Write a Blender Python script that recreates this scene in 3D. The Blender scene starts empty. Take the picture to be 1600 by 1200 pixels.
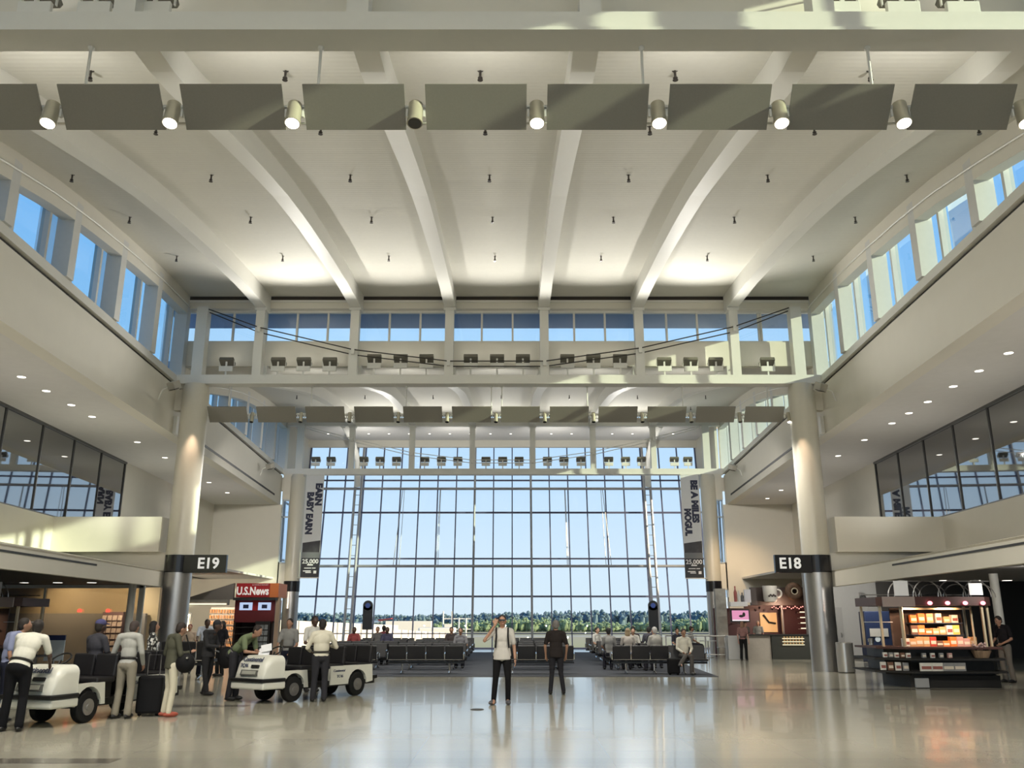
import bpy, bmesh, math, random
from mathutils import Vector, Matrix
random.seed(7)
C = bpy.context.scene.collection
S = bpy.context.scene
PI = math.pi
# ---------------------------------------------------------------- camera
cam_d = bpy.data.cameras.new('camera'); cam = bpy.data.objects.new('camera', cam_d); C.objects.link(cam)
cam_d.sensor_fit = 'HORIZONTAL'; cam_d.sensor_width = 36.0; cam_d.lens = 36.0*1350/1600
cam_d.clip_start = .1; cam_d.clip_end = 3000
cam.location = (0, 0, 1.62); cam.rotation_euler = (math.radians(90+15.33), 0, 0)
S.camera = cam
# ---------------------------------------------------------------- world: hazy blue sky
w = bpy.data.worlds.new('sky'); S.world = w; w.use_nodes = True
nt = w.node_tree; nt.nodes.clear()
tc = nt.nodes.new('ShaderNodeTexCoord'); sp = nt.nodes.new('ShaderNodeSeparateXYZ')
rp = nt.nodes.new('ShaderNodeValToRGB'); bg = nt.nodes.new('ShaderNodeBackground'); wo = nt.nodes.new('ShaderNodeOutputWorld')
nt.links.new(tc.outputs['Generated'], sp.inputs[0]); nt.links.new(sp.outputs['Z'], rp.inputs[0])
nt.links.new(rp.outputs[0], bg.inputs[0]); nt.links.new(bg.outputs[0], wo.inputs[0])
e = rp.color_ramp.elements
e[0].position = 0.0; e[0].color = (.72, .82, .86, 1)
e[1].position = 1.0; e[1].color = (.10, .28, .62, 1)
for pos, col in ((.06, (.70, .82, .90, 1)), (.16, (.56, .74, .90, 1)), (.32, (.42, .66, .92, 1)), (.55, (.22, .48, .86, 1))):
    q = e.new(pos); q.color = col
bg.inputs[1].default_value = 1.16
# ---------------------------------------------------------------- sun (low, behind on the right)
sd = bpy.data.lights.new('sun', 'SUN'); sd.energy = 11.0; sd.angle = math.radians(.6); sd.color = (1.0, .74, .42)
sun = bpy.data.objects.new('sun', sd); C.objects.link(sun)
sun.rotation_euler = Vector((-.90, .36, -.235)).to_track_quat('-Z', 'Y').to_euler()
S.view_settings.view_transform = 'Standard'; S.view_settings.look = 'None'
S.view_settings.exposure = 0.0; S.view_settings.gamma = 1.0; S.view_settings.use_curve_mapping = False
try:
    S.cycles.max_bounces = 10; S.cycles.diffuse_bounces = 5; S.cycles.transparent_max_bounces = 24
    S.cycles.sample_clamp_indirect = 6.0; S.cycles.caustics_reflective = False; S.cycles.caustics_refractive = False
except Exception: pass

# ---------------------------------------------------------------- lamps of the hall
def lamp(name, typ, loc, energy, color=(1, 1, 1), aim=None, **kw):
    l = bpy.data.lights.new(name, typ); l.energy = energy; l.color = color
    for k, v in kw.items(): setattr(l, k, v)
    o = bpy.data.objects.new(name, l); C.objects.link(o); o.location = loc
    if aim is not None: o.rotation_euler = (Vector(aim)-Vector(loc)).to_track_quat('-Z', 'Y').to_euler()
    return o

# ---------------------------------------------------------------- materials
MATS = {}
def mat(name, col, rough=.6, metal=0., var=.0, scale=8., bump=0., emit=None, estr=0., coat=0., spec=.5):
    if name in MATS: return MATS[name]
    m = bpy.data.materials.new(name); m.use_nodes = True; n = m.node_tree
    b = n.nodes['Principled BSDF']
    b.inputs['Roughness'].default_value = rough; b.inputs['Metallic'].default_value = metal
    b.inputs['Specular IOR Level'].default_value = spec
    if coat: b.inputs['Coat Weight'].default_value = coat; b.inputs['Coat Roughness'].default_value = .05
    c = tuple(col)+(1,)
    b.inputs['Base Color'].default_value = c
    t = n.nodes.new('ShaderNodeTexCoord'); nz = n.nodes.new('ShaderNodeTexNoise')
    nz.inputs['Scale'].default_value = scale; nz.inputs['Detail'].default_value = 4
    n.links.new(t.outputs['Object'], nz.inputs['Vector'])
    v = var if var else .04
    mx = n.nodes.new('ShaderNodeMixRGB'); mx.blend_type = 'MIX'
    mx.inputs[1].default_value = tuple(min(1, x*(1+v)) for x in col)+(1,); mx.inputs[2].default_value = tuple(x*(1-v) for x in col)+(1,)
    n.links.new(nz.outputs['Fac'], mx.inputs[0]); n.links.new(mx.outputs[0], b.inputs['Base Color'])
    if bump:
        bp = n.nodes.new('ShaderNodeBump'); bp.inputs['Strength'].default_value = bump; bp.inputs['Distance'].default_value = .02
        n.links.new(nz.outputs['Fac'], bp.inputs['Height']); n.links.new(bp.outputs[0], b.inputs['Normal'])
    if emit:
        b.inputs['Emission Color'].default_value = tuple(emit)+(1,); b.inputs['Emission Strength'].default_value = estr
    MATS[name] = m; return m
def glass(name, tint=(.9, .96, 1.), refl=.08, rough=.0):
    if name in MATS: return MATS[name]
    m = bpy.data.materials.new(name); m.use_nodes = True; n = m.node_tree; n.nodes.clear()
    o = n.nodes.new('ShaderNodeOutputMaterial'); a = n.nodes.new('ShaderNodeBsdfTransparent'); g = n.nodes.new('ShaderNodeBsdfGlossy')
    fr = n.nodes.new('ShaderNodeLayerWeight'); fr.inputs[0].default_value = .35
    mm = n.nodes.new('ShaderNodeMath'); mm.operation = 'MULTIPLY_ADD'; mm.inputs[1].default_value = .5; mm.inputs[2].default_value = refl
    x = n.nodes.new('ShaderNodeMixShader')
    a.inputs[0].default_value = tuple(tint)+(1,); g.inputs['Roughness'].default_value = rough
    n.links.new(fr.outputs['Fresnel'], mm.inputs[0]); n.links.new(mm.outputs[0], x.inputs[0])
    n.links.new(a.outputs[0], x.inputs[1]); n.links.new(g.outputs[0], x.inputs[2]); n.links.new(x.outputs[0], o.inputs[0])
    MATS[name] = m; return m
def emis(name, col, s):
    if name in MATS: return MATS[name]
    m = bpy.data.materials.new(name); m.use_nodes = True; n = m.node_tree; n.nodes.clear()
    o = n.nodes.new('ShaderNodeOutputMaterial'); a = n.nodes.new('ShaderNodeEmission')
    a.inputs[0].default_value = tuple(col)+(1,); a.inputs[1].default_value = s; n.links.new(a.outputs[0], o.inputs[0])
    MATS[name] = m; return m

# ---------------------------------------------------------------- mesh helpers
_TPL = {}
class MB:
    def __init__(s): s.bm = bmesh.new()
    def box(s, x0, x1, y0, y1, z0, z1, M=None):
        vs = [s.bm.verts.new(Vector((x, y, z)) if M is None else M @ Vector((x, y, z))) for x in (x0, x1) for y in (y0, y1) for z in (z0, z1)]
        for f in ((0, 1, 3, 2), (4, 6, 7, 5), (0, 4, 5, 1), (2, 3, 7, 6), (0, 2, 6, 4), (1, 5, 7, 3)):
            s.bm.faces.new([vs[i] for i in f])
        return s
    def obox(s, c, size, rz=0., rx=0., ry=0.):
        M = Matrix.Translation(Vector(c)) @ Matrix.Rotation(rz, 4, 'Z') @ Matrix.Rotation(rx, 4, 'X') @ Matrix.Rotation(ry, 4, 'Y')
        a, b, c2 = size[0]/2, size[1]/2, size[2]/2
        return s.box(-a, a, -b, b, -c2, c2, M)
    def poly(s, pts):
        s.bm.faces.new([s.bm.verts.new(Vector(p)) for p in pts]); return s
    def prism(s, pts, d):                       # polygon extruded by vector d
        d = Vector(d); a = [s.bm.verts.new(Vector(p)) for p in pts]; b = [s.bm.verts.new(Vector(p)+d) for p in pts]
        s.bm.faces.new(a); s.bm.faces.new(b[::-1]); n = len(a)
        for i in range(n): s.bm.faces.new([a[i], b[i], b[(i+1) % n], a[(i+1) % n]])
        return s
    def hexa(s, a, b):                          # two quads (same order) joined into a solid
        A = [s.bm.verts.new(Vector(p)) for p in a]; B = [s.bm.verts.new(Vector(p)) for p in b]
        s.bm.faces.new(A); s.bm.faces.new(B[::-1]); n = len(A)
        for i in range(n): s.bm.faces.new([A[i], B[i], B[(i+1) % n], A[(i+1) % n]])
        return s
    def tube(s, pts, r, seg=8, caps=True):      # round bar along a path; r number or list
        pts = [Vector(p) for p in pts]; n = len(pts); rs = r if isinstance(r, (list, tuple)) else [r]*n
        rings = []; ref = None
        for i, p in enumerate(pts):
            t = (pts[min(i+1, n-1)]-pts[max(i-1, 0)]).normalized()
            if ref is None: ref = Vector((0, 0, 1)) if abs(t.z) < .9 else Vector((1, 0, 0))
            u = t.cross(ref); 
            if u.length < 1e-5: u = t.cross(Vector((0, 1, 0)))
            u.normalize(); v = u.cross(t).normalized(); ref = v
            rings.append([s.bm.verts.new(p+u*math.cos(2*PI*k/seg)*rs[i]+v*math.sin(2*PI*k/seg)*rs[i]) for k in range(seg)])
        for a, b in zip(rings, rings[1:]):
            for k in range(seg): s.bm.faces.new([a[k], a[(k+1) % seg], b[(k+1) % seg], b[k]])
        if caps: s.bm.faces.new(rings[0][::-1]); s.bm.faces.new(rings[-1])
        return s
    def lathe(s, prof, c=(0, 0, 0), seg=24, sx=1., sy=1.):
        c = Vector(c); rings = []
        for (r, z) in prof:
            rings.append([s.bm.verts.new(c+Vector((max(r, 1e-4)*math.cos(2*PI*k/seg)*sx, max(r, 1e-4)*math.sin(2*PI*k/seg)*sy, z))) for k in range(seg)])
        for a, b in zip(rings, rings[1:]):
            for k in range(seg): s.bm.faces.new([a[k], a[(k+1) % seg], b[(k+1) % seg], b[k]])
        s.bm.faces.new(rings[0][::-1]); s.bm.faces.new(rings[-1]); return s
    def _add(s, key, mm):
        if key not in _TPL:
            b = bmesh.new()
            if key[0] == 'uv': bmesh.ops.create_uvsphere(b, u_segments=key[1], v_segments=key[2], radius=1)
            else: bmesh.ops.create_icosphere(b, subdivisions=key[1], radius=1)
            b.verts.index_update(); _TPL[key] = ([v.co.copy() for v in b.verts], [[v.index for v in f.verts] for f in b.faces]); b.free()
        V, F = _TPL[key]; vs = [s.bm.verts.new(mm @ v) for v in V]
        for f in F: s.bm.faces.new([vs[k] for k in f])
        return s
    def ball(s, c, r, seg=12, rings=8, M=None):
        rx, ry, rz = r if isinstance(r, (list, tuple)) else (r, r, r)
        return s._add(('uv', seg, rings), Matrix.Translation(Vector(c)) @ (M or Matrix.Identity(4)) @ Matrix.Diagonal((rx, ry, rz, 1)))
    def ico(s, c, r, sub=1, M=None):
        rx, ry, rz = r if isinstance(r, (list, tuple)) else (r, r, r)
        return s._add(('ico', sub), Matrix.Translation(Vector(c)) @ (M or Matrix.Identity(4)) @ Matrix.Diagonal((rx, ry, rz, 1)))
    def torus(s, c, R, r, M=None, seg=24, cs=8, a0=0., a1=2*PI):
        M = M or Matrix.Identity(4); c = Vector(c); rings = []; full = abs(a1-a0-2*PI) < 1e-3
        n = seg if full else seg+1
        for i in range(n):
            a = a0+(a1-a0)*i/seg
            rings.append([s.bm.verts.new(c+M @ Vector(((R+r*math.cos(2*PI*k/cs))*math.cos(a), (R+r*math.cos(2*PI*k/cs))*math.sin(a), r*math.sin(2*PI*k/cs)))) for k in range(cs)])
        for i in range(n if full else n-1):
            a, b = rings[i], rings[(i+1) % n]
            for k in range(cs): s.bm.faces.new([a[k], a[(k+1) % cs], b[(k+1) % cs], b[k]])
        if not full: s.bm.faces.new(rings[0][::-1]); s.bm.faces.new(rings[-1])
        return s
    def build(s, name, m, parent=None, world=False, smooth=False, bevel=0., sub=0, remesh=0.):
        bm = s.bm
        bmesh.ops.recalc_face_normals(bm, faces=bm.faces[:])
        if parent is not None and world:
            bm.transform(rootmat(parent).inverted())
        me = bpy.data.meshes.new(name); bm.to_mesh(me); bm.free()
        for mm in (m if isinstance(m, (list, tuple)) else [m]): me.materials.append(mm)
        if smooth:
            for p in me.polygons: p.use_smooth = True
        o = bpy.data.objects.new(name, me); C.objects.link(o)
        if parent is not None: o.parent = parent
        if bevel:
            b = o.modifiers.new('bevel', 'BEVEL'); b.width = bevel; b.segments = 2; b.limit_method = 'ANGLE'; b.angle_limit = math.radians(40)
        if remesh:
            b = o.modifiers.new('remesh', 'REMESH'); b.mode = 'VOXEL'; b.voxel_size = remesh; b.use_smooth_shade = True
            q = o.modifiers.new('smooth', 'SMOOTH'); q.factor = .5; q.iterations = 2
        if sub:
            b = o.modifiers.new('sub', 'SUBSURF'); b.levels = b.render_levels = sub
        if smooth and not remesh and not sub:
            try:
                me.set_sharp_from_angle(angle=math.radians(45))
            except Exception: pass
        return o
def rootmat(o):
    M = Matrix.Translation(o.location) @ o.rotation_euler.to_matrix().to_4x4()
    return rootmat(o.parent) @ M if o.parent else M
def tag(o, label=None, cat=None, group=None, kind=None):
    if label: o['label'] = label
    if cat: o['category'] = cat
    if group: o['group'] = group
    if kind: o['kind'] = kind
    return o
def thing(name, label, cat, loc=(0, 0, 0), rz=0., group=None):
    o = bpy.data.objects.new(name, None); C.objects.link(o); o.location = loc; o.rotation_euler = (0, 0, rz); o.empty_display_size = .1
    return tag(o, label, cat, group)
def struct(name, mb, m, parent=None, **kw):
    o = mb.build(name, m, parent, **kw)
    if parent is None: o['kind'] = 'structure'
    return o
def dup(root, loc=None, rz=None, label=None, group=None):
    def cp(o, par):
        c = o.copy(); C.objects.link(c); c.parent = par
        for ch in KIDS.get(o.name, [x for x in bpy.data.objects if x.parent == o]): cp(ch, c)
        return c
    r = cp(root, None)
    if loc is not None: r.location = loc
    if rz is not None: r.rotation_euler = (0, 0, rz)
    if label: r['label'] = label
    if group: r['group'] = group
    return r
KIDS = {}
def text(body, size, loc, rot, m, parent=None, name='lettering', depth=.01, align='CENTER', sx=1., shear=0., bold=0., world=True, fit=0.):
    cu = bpy.data.curves.new('t', 'FONT'); cu.body = body; cu.size = size; cu.extrude = depth/2; cu.align_x = align; cu.align_y = 'CENTER'
    cu.shear = shear; cu.offset = bold; cu.resolution_u = 3
    t = bpy.data.objects.new('t', cu); C.objects.link(t)
    bpy.context.view_layer.update()
    me = bpy.data.meshes.new_from_object(t.evaluated_get(bpy.context.evaluated_depsgraph_get()))
    bpy.data.objects.remove(t); bpy.data.curves.remove(cu)
    from mathutils import Euler
    if fit:
        w_ = max(v.co.x for v in me.vertices)-min(v.co.x for v in me.vertices); sx = fit/w_
    M = Matrix.Translation(Vector(loc)) @ Euler(rot).to_matrix().to_4x4() @ Matrix.Diagonal((sx, 1, 1, 1))
    if parent is not None and world: M = rootmat(parent).inverted() @ M
    me.transform(M); me.materials.clear(); me.materials.append(m); me.name = name
    o = bpy.data.objects.new(name, me); C.objects.link(o)
    if parent is not None: o.parent = parent
    return o
ORD = ['first', 'second', 'third', 'fourth', 'fifth', 'sixth', 'seventh', 'eighth', 'ninth', 'tenth', 'eleventh', 'twelfth', 'thirteenth', 'fourteenth', 'fifteenth', 'sixteenth', 'seventeenth', 'eighteenth', 'nineteenth', 'twentieth']
# ---------------------------------------------------------------- measures of the hall (metres, camera at the origin looking along +Y)
ROW = [10.95, 30.3, 50.3]                        # the cross trusses
def XL(Y): return -12.2-.0635*(Y-30.3)           # upper side walls (the hall widens with distance)
def XR(Y): return 11.24+.0585*(Y-30.3)
def CL(Y): return -11.45-.053*(Y-30.3)           # column lines
def CR(Y): return 10.48+.049*(Y-30.3)
AX = -.56
PROF = [(0, 10.75), (1.2, 10.9), (2.5, 11.2), (4, 11.55), (6, 12.0), (8, 12.4), (10, 12.7), (13, 13.05), (16, 13.32), (18.8, 13.45)]
def deck(sv):
    for (a, za), (b, zb) in zip(PROF, PROF[1:]):
        if sv <= b: return za+(zb-za)*(sv-a)/(b-a)
    return PROF[-1][1]
# ================================================================ STRUCTURE
cream = mat('cream_paint', (.70, .67, .59), .75, var=.03, scale=2)
white_p = mat('white_steel_paint', (.70, .69, .64), .5, var=.02)
deckm = None
def deck_material():
    m = mat('ribbed_deck', (.60, .585, .52), .7); n = m.node_tree; b = n.nodes['Principled BSDF']
    t = n.nodes.new('ShaderNodeTexCoord'); wv = n.nodes.new('ShaderNodeTexWave'); wv.wave_type = 'BANDS'; wv.bands_direction = 'Y'
    wv.inputs['Scale'].default_value = 2.1; wv.inputs['Distortion'].default_value = .0
    bp = n.nodes.new('ShaderNodeBump'); bp.inputs['Strength'].default_value = .15; bp.inputs['Distance'].default_value = .02
    n.links.new(t.outputs['Object'], wv.inputs['Vector']); n.links.new(wv.outputs['Fac'], bp.inputs['Height']); n.links.new(bp.outputs[0], b.inputs['Normal'])
    return m
deckm = deck_material()
dark = mat('shadow_gap_black', (.015, .014, .013), .6)
steel = mat('brushed_steel', (.42, .41, .40), .32, .85, var=.08, scale=30)
navy = mat('navy_mullion', (.10, .11, .20), .4, .2)
mullion = mat('grey_mullion', (.42, .43, .46), .4, .2)
glz = glass('clear_glazing', (.86, .93, 1.0), .02)
glzb = glass('blue_clerestory_glazing', (.92, .97, 1.0), .03); glzs = glass('side_glazing_sky_tint', (.52, .76, .93), .03)  # side panes tinted bluer to stand in for the deeper sky there
soff = mat('grey_beige_soffit', (.66, .645, .62), .8, var=.05, scale=4)
# floor ----------------------------------------------------------
def floor_mat():
    m = mat('polished_terrazzo', (.40, .385, .32), .20, var=.05, scale=3, spec=.5); n = m.node_tree; b = n.nodes['Principled BSDF']
    b.inputs['Coat Weight'].default_value = .28; b.inputs['Coat Roughness'].default_value = .045; b.inputs['Coat IOR'].default_value = 1.5
    t = n.nodes.new('ShaderNodeTexCoord')
    br = n.nodes.new('ShaderNodeTexBrick'); br.offset = 0; br.inputs['Scale'].default_value = 1.0; br.inputs['Mortar Size'].default_value = .004
    br.inputs['Brick Width'].default_value = 1.2; br.inputs['Row Height'].default_value = 1.2; br.inputs['Bias'].default_value = 0
    br.inputs['Color1'].default_value = (.50, .475, .385, 1); br.inputs['Color2'].default_value = (.455, .435, .35, 1); br.inputs['Mortar'].default_value = (.40, .385, .33, 1)
    sp2 = n.nodes.new('ShaderNodeTexNoise'); sp2.inputs['Scale'].default_value = 60; sp2.inputs['Detail'].default_value = 3
    sx = n.nodes.new('ShaderNodeSeparateXYZ'); n.links.new(t.outputs['Object'], sx.inputs[0])
    # darker terrazzo bands across the hall
    mo = n.nodes.new('ShaderNodeMath'); mo.operation = 'PINGPONG'; mo.inputs[1].default_value = 1.6; n.links.new(sx.outputs['Y'], mo.inputs[0])
    gt = n.nodes.new('ShaderNodeMath'); gt.operation = 'GREATER_THAN'; gt.inputs[1].default_value = 1.38; n.links.new(mo.outputs[0], gt.inputs[0])
    m1 = n.nodes.new('ShaderNodeMixRGB'); m1.inputs[2].default_value = (.40, .38, .32, 1)
    ff = n.nodes.new('ShaderNodeMath'); ff.operation = 'MULTIPLY'; ff.inputs[1].default_value = .35; n.links.new(gt.outputs[0], ff.inputs[0])
    n.links.new(ff.outputs[0], m1.inputs[0]); n.links.new(t.outputs['Object'], br.inputs['Vector']); n.links.new(br.outputs['Color'], m1.inputs[1])
    n.links.new(t.outputs['Object'], sp2.inputs['Vector'])
    m2 = n.nodes.new('ShaderNodeMixRGB'); m2.blend_type = 'MULTIPLY'; m2.inputs[0].default_value = .35
    n.links.new(m1.outputs[0], m2.inputs[1]); n.links.new(sp2.outputs['Color'], m2.inputs[2]); 
    n.links.new(m2.outputs[0], b.inputs['Base Color'])
    nz = n.nodes.new('ShaderNodeTexNoise'); nz.inputs['Scale'].default_value = .9; nz.inputs['Detail'].default_value = 2; n.links.new(t.outputs['Object'], nz.inputs['Vector'])
    bp = n.nodes.new('ShaderNodeBump'); bp.inputs['Strength'].default_value = .05; bp.inputs['Distance'].default_value = .05
    n.links.new(nz.outputs['Fac'], bp.inputs['Height']); n.links.new(bp.outputs[0], b.inputs['Normal']); n.links.new(bp.outputs[0], b.inputs['Coat Normal'])
    return m
struct('floor', MB().box(-24, 24, -9, 54.0, -.3, 0), floor_mat())
trim_floor = struct('trim_90', MB().box(4.6, 13.2, 22.1, 22.55, 0, .003).box(-14, -4.75, 11.0, 11.35, 0, .003).box(-13, -5.2, 17.9, 18.3, 0, .003), mat('dark_terrazzo_inlay', (.17, .155, .13), .15))
carpet = MB().hexa([(-7.4, 27.3, 0), (6.2, 27.3, 0), (7.4, 48.2, 0), (-8.6, 48.2, 0)], [(-7.4, 27.3, .012), (6.2, 27.3, .012), (7.4, 48.2, .012), (-8.6, 48.2, .012)]).build('carpet', mat('dark_blue_grey_carpet', (.050, .055, .068), .95, var=.25, scale=60, bump=.3))
tag(carpet, 'dark blue grey carpet under the rows of black gate seats', 'carpet')

def yprism(mb, f0, f1, Ya, Yb, z0, z1):          # solid along the hall between x=f0(Y) and x=f1(Y)
    a = [(f0(Ya), Ya, z0), (f1(Ya), Ya, z0), (f1(Ya), Ya, z1), (f0(Ya), Ya, z1)]
    b = [(f0(Yb), Yb, z0), (f1(Yb), Yb, z0), (f1(Yb), Yb, z1), (f0(Yb), Yb, z1)]
    return mb.hexa(a, b)
def off(F, d): return lambda Y: F(Y)+d
# roof decks ------------------------------------------------------
def roof(Yr0, name, L):
    mb = MB(); Y0 = Yr0+.7; K = 28
    prev = None
    for k in range(K+1):
        sv = L*k/K; Y = Y0+sv; z = deck(sv*18.8/L)
        xa, xb = XL(Y)-.3, XR(Y)+.3
        cur = [mb.bm.verts.new((xa, Y, z)), mb.bm.verts.new((xb, Y, z)), mb.bm.verts.new((xb, Y, z+.25)), mb.bm.verts.new((xa, Y, z+.25))]
        if prev:
            for i in range(4): mb.bm.faces.new([prev[i], prev[(i+1) % 4], cur[(i+1) % 4], cur[i]])
        else: mb.bm.faces.new(cur)
        prev = cur
    mb.bm.faces.new(prev[::-1])
    return struct(name, mb, deckm)
L1 = ROW[1]-ROW[0]-.35; L2 = ROW[2]-ROW[1]-.35
roof(ROW[0]-19.6, 'ceiling', 18.9); roof(ROW[0], 'ceiling', L1); roof(ROW[1], 'ceiling', L2)
struct('ceiling', MB().box(-14, 12.6, 50.4, 56.6, 13.0, 13.3), soff)
# ribs: arched beams under each deck ---------------------------------
tn = [0]
def trim(mb, m=None, **kw):
    tn[0] += 1
    return struct('trim_%d' % tn[0], mb, m or white_p, **kw)
def ribX(k, Y): return AX+(3.39+.0035*Y)*(k+.5)
def ribs(Yr0, L):
    for k in range(-3, 3):
        mb = MB(); prev = None; K = 24
        for i in range(K+1):
            sv = .05+(L+.2)*i/K; Y = Yr0+.45+sv; zt = deck(min(sv*18.8/L, 18.8))+.02
            zb = max(zt-.62, 10.2); x = ribX(k, Y); h = .2
            cur = [mb.bm.verts.new(p) for p in ((x-h, Y, zb), (x+h, Y, zb), (x+h, Y, zt), (x-h, Y, zt))]
            if prev:
                for q in range(4): mb.bm.faces.new([prev[q], prev[(q+1) % 4], cur[(q+1) % 4], cur[q]])
            else: mb.bm.faces.new(cur)
            prev = cur
        mb.bm.faces.new(prev[::-1]); trim(mb)
        # deck joint line beside each rib
ribs(ROW[0], L1); ribs(ROW[1], L2)
# cross trusses -------------------------------------------------------
def cross(Yr, win=True):
    xa, xb = XL(Yr)+.05, XR(Yr)-.05
    mb = MB().box(xa, xb, Yr-.2, Yr+.2, 9.93, 10.22); trim(mb)                         # bottom chord
    mb = MB().box(xa, xb, Yr-.24, Yr+.26, 9.88, 9.93)
    trim(mb)
    for k in range(-3, 3):                                                              # posts
        x = ribX(k, Yr); mb = MB().box(x-.16, x+.16, Yr-.16, Yr+.16, 10.22, 12.78); mb.box(x-.22, x+.22, Yr-.2, Yr+.2, 12.72, 12.82); trim(mb)
    for x in (CL(Yr), CR(Yr)):
        trim(MB().box(x-.2, x+.2, Yr-.2, Yr+.2, 10.22, 12.85))
    if not win: 
        trim(MB().box(xa, xb, Yr-.1, Yr+.15, 12.80, 13.05)); return
    Yw = Yr+.72
    trim(MB().box(XL(Yw)-.1, XR(Yw)+.1, Yw-.12, Yw+.12, 10.78, 11.72), cream)            # spandrel
    trim(MB().box(XL(Yw), XR(Yw), Yw-.34, Yw+.1, 12.98, 13.30), cream)                 # head
    trim(MB().box(XL(Yw), XR(Yw), Yw-.40, Yw-.34, 13.22, 13.30)); trim(MB().box(XL(Yw), XR(Yw), Yw-.28, Yw+.1, 13.30, 13.8), mat('dark_brown_gap', (.06, .045, .03), .8))
    w_ = MB(); g = MB()
    w_.box(XL(Yw), XR(Yw), Yw-.08, Yw+.06, 11.70, 11.78).box(XL(Yw), XR(Yw), Yw-.1, Yw+.06, 12.9, 13.0)
    xs = []
    for k in range(-4, 4):
        l = XL(Yw) if k == -4 else ribX(k, Yr); r = XR(Yw) if k == 3 else ribX(k+1, Yr)
        if k not in (-4, 3): xs += [l+(r-l)/3, l+2*(r-l)/3]
        xs += [l] if k > -4 else []
    for k, s_ in ((-4, -1), (3, 1)):
        e0 = ribX(-3, Yr) if s_ < 0 else ribX(2, Yr); xs += [e0+s_*1.25, e0+s_*2.5]
    for x in xs: w_.box(x-.035, x+.035, Yw-.06, Yw+.05, 11.78, 12.9)
    wr = struct('window_%d' % (1+ROW.index(Yr)), w_, white_p)
    g.box(XL(Yw), XR(Yw), Yw-.005, Yw+.005, 11.72, 12.98).build('pane', glzb, wr)
    # overhanging eave outside
    trim(MB().box(XL(Yw)-1, XR(Yw)+1, Yw+.15, Yw+2.3, 13.1, 13.35), mat('eave_blue_grey', (.20, .29, .44), .6))
cross(ROW[0]); cross(ROW[1]); cross(ROW[2], False)
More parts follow.
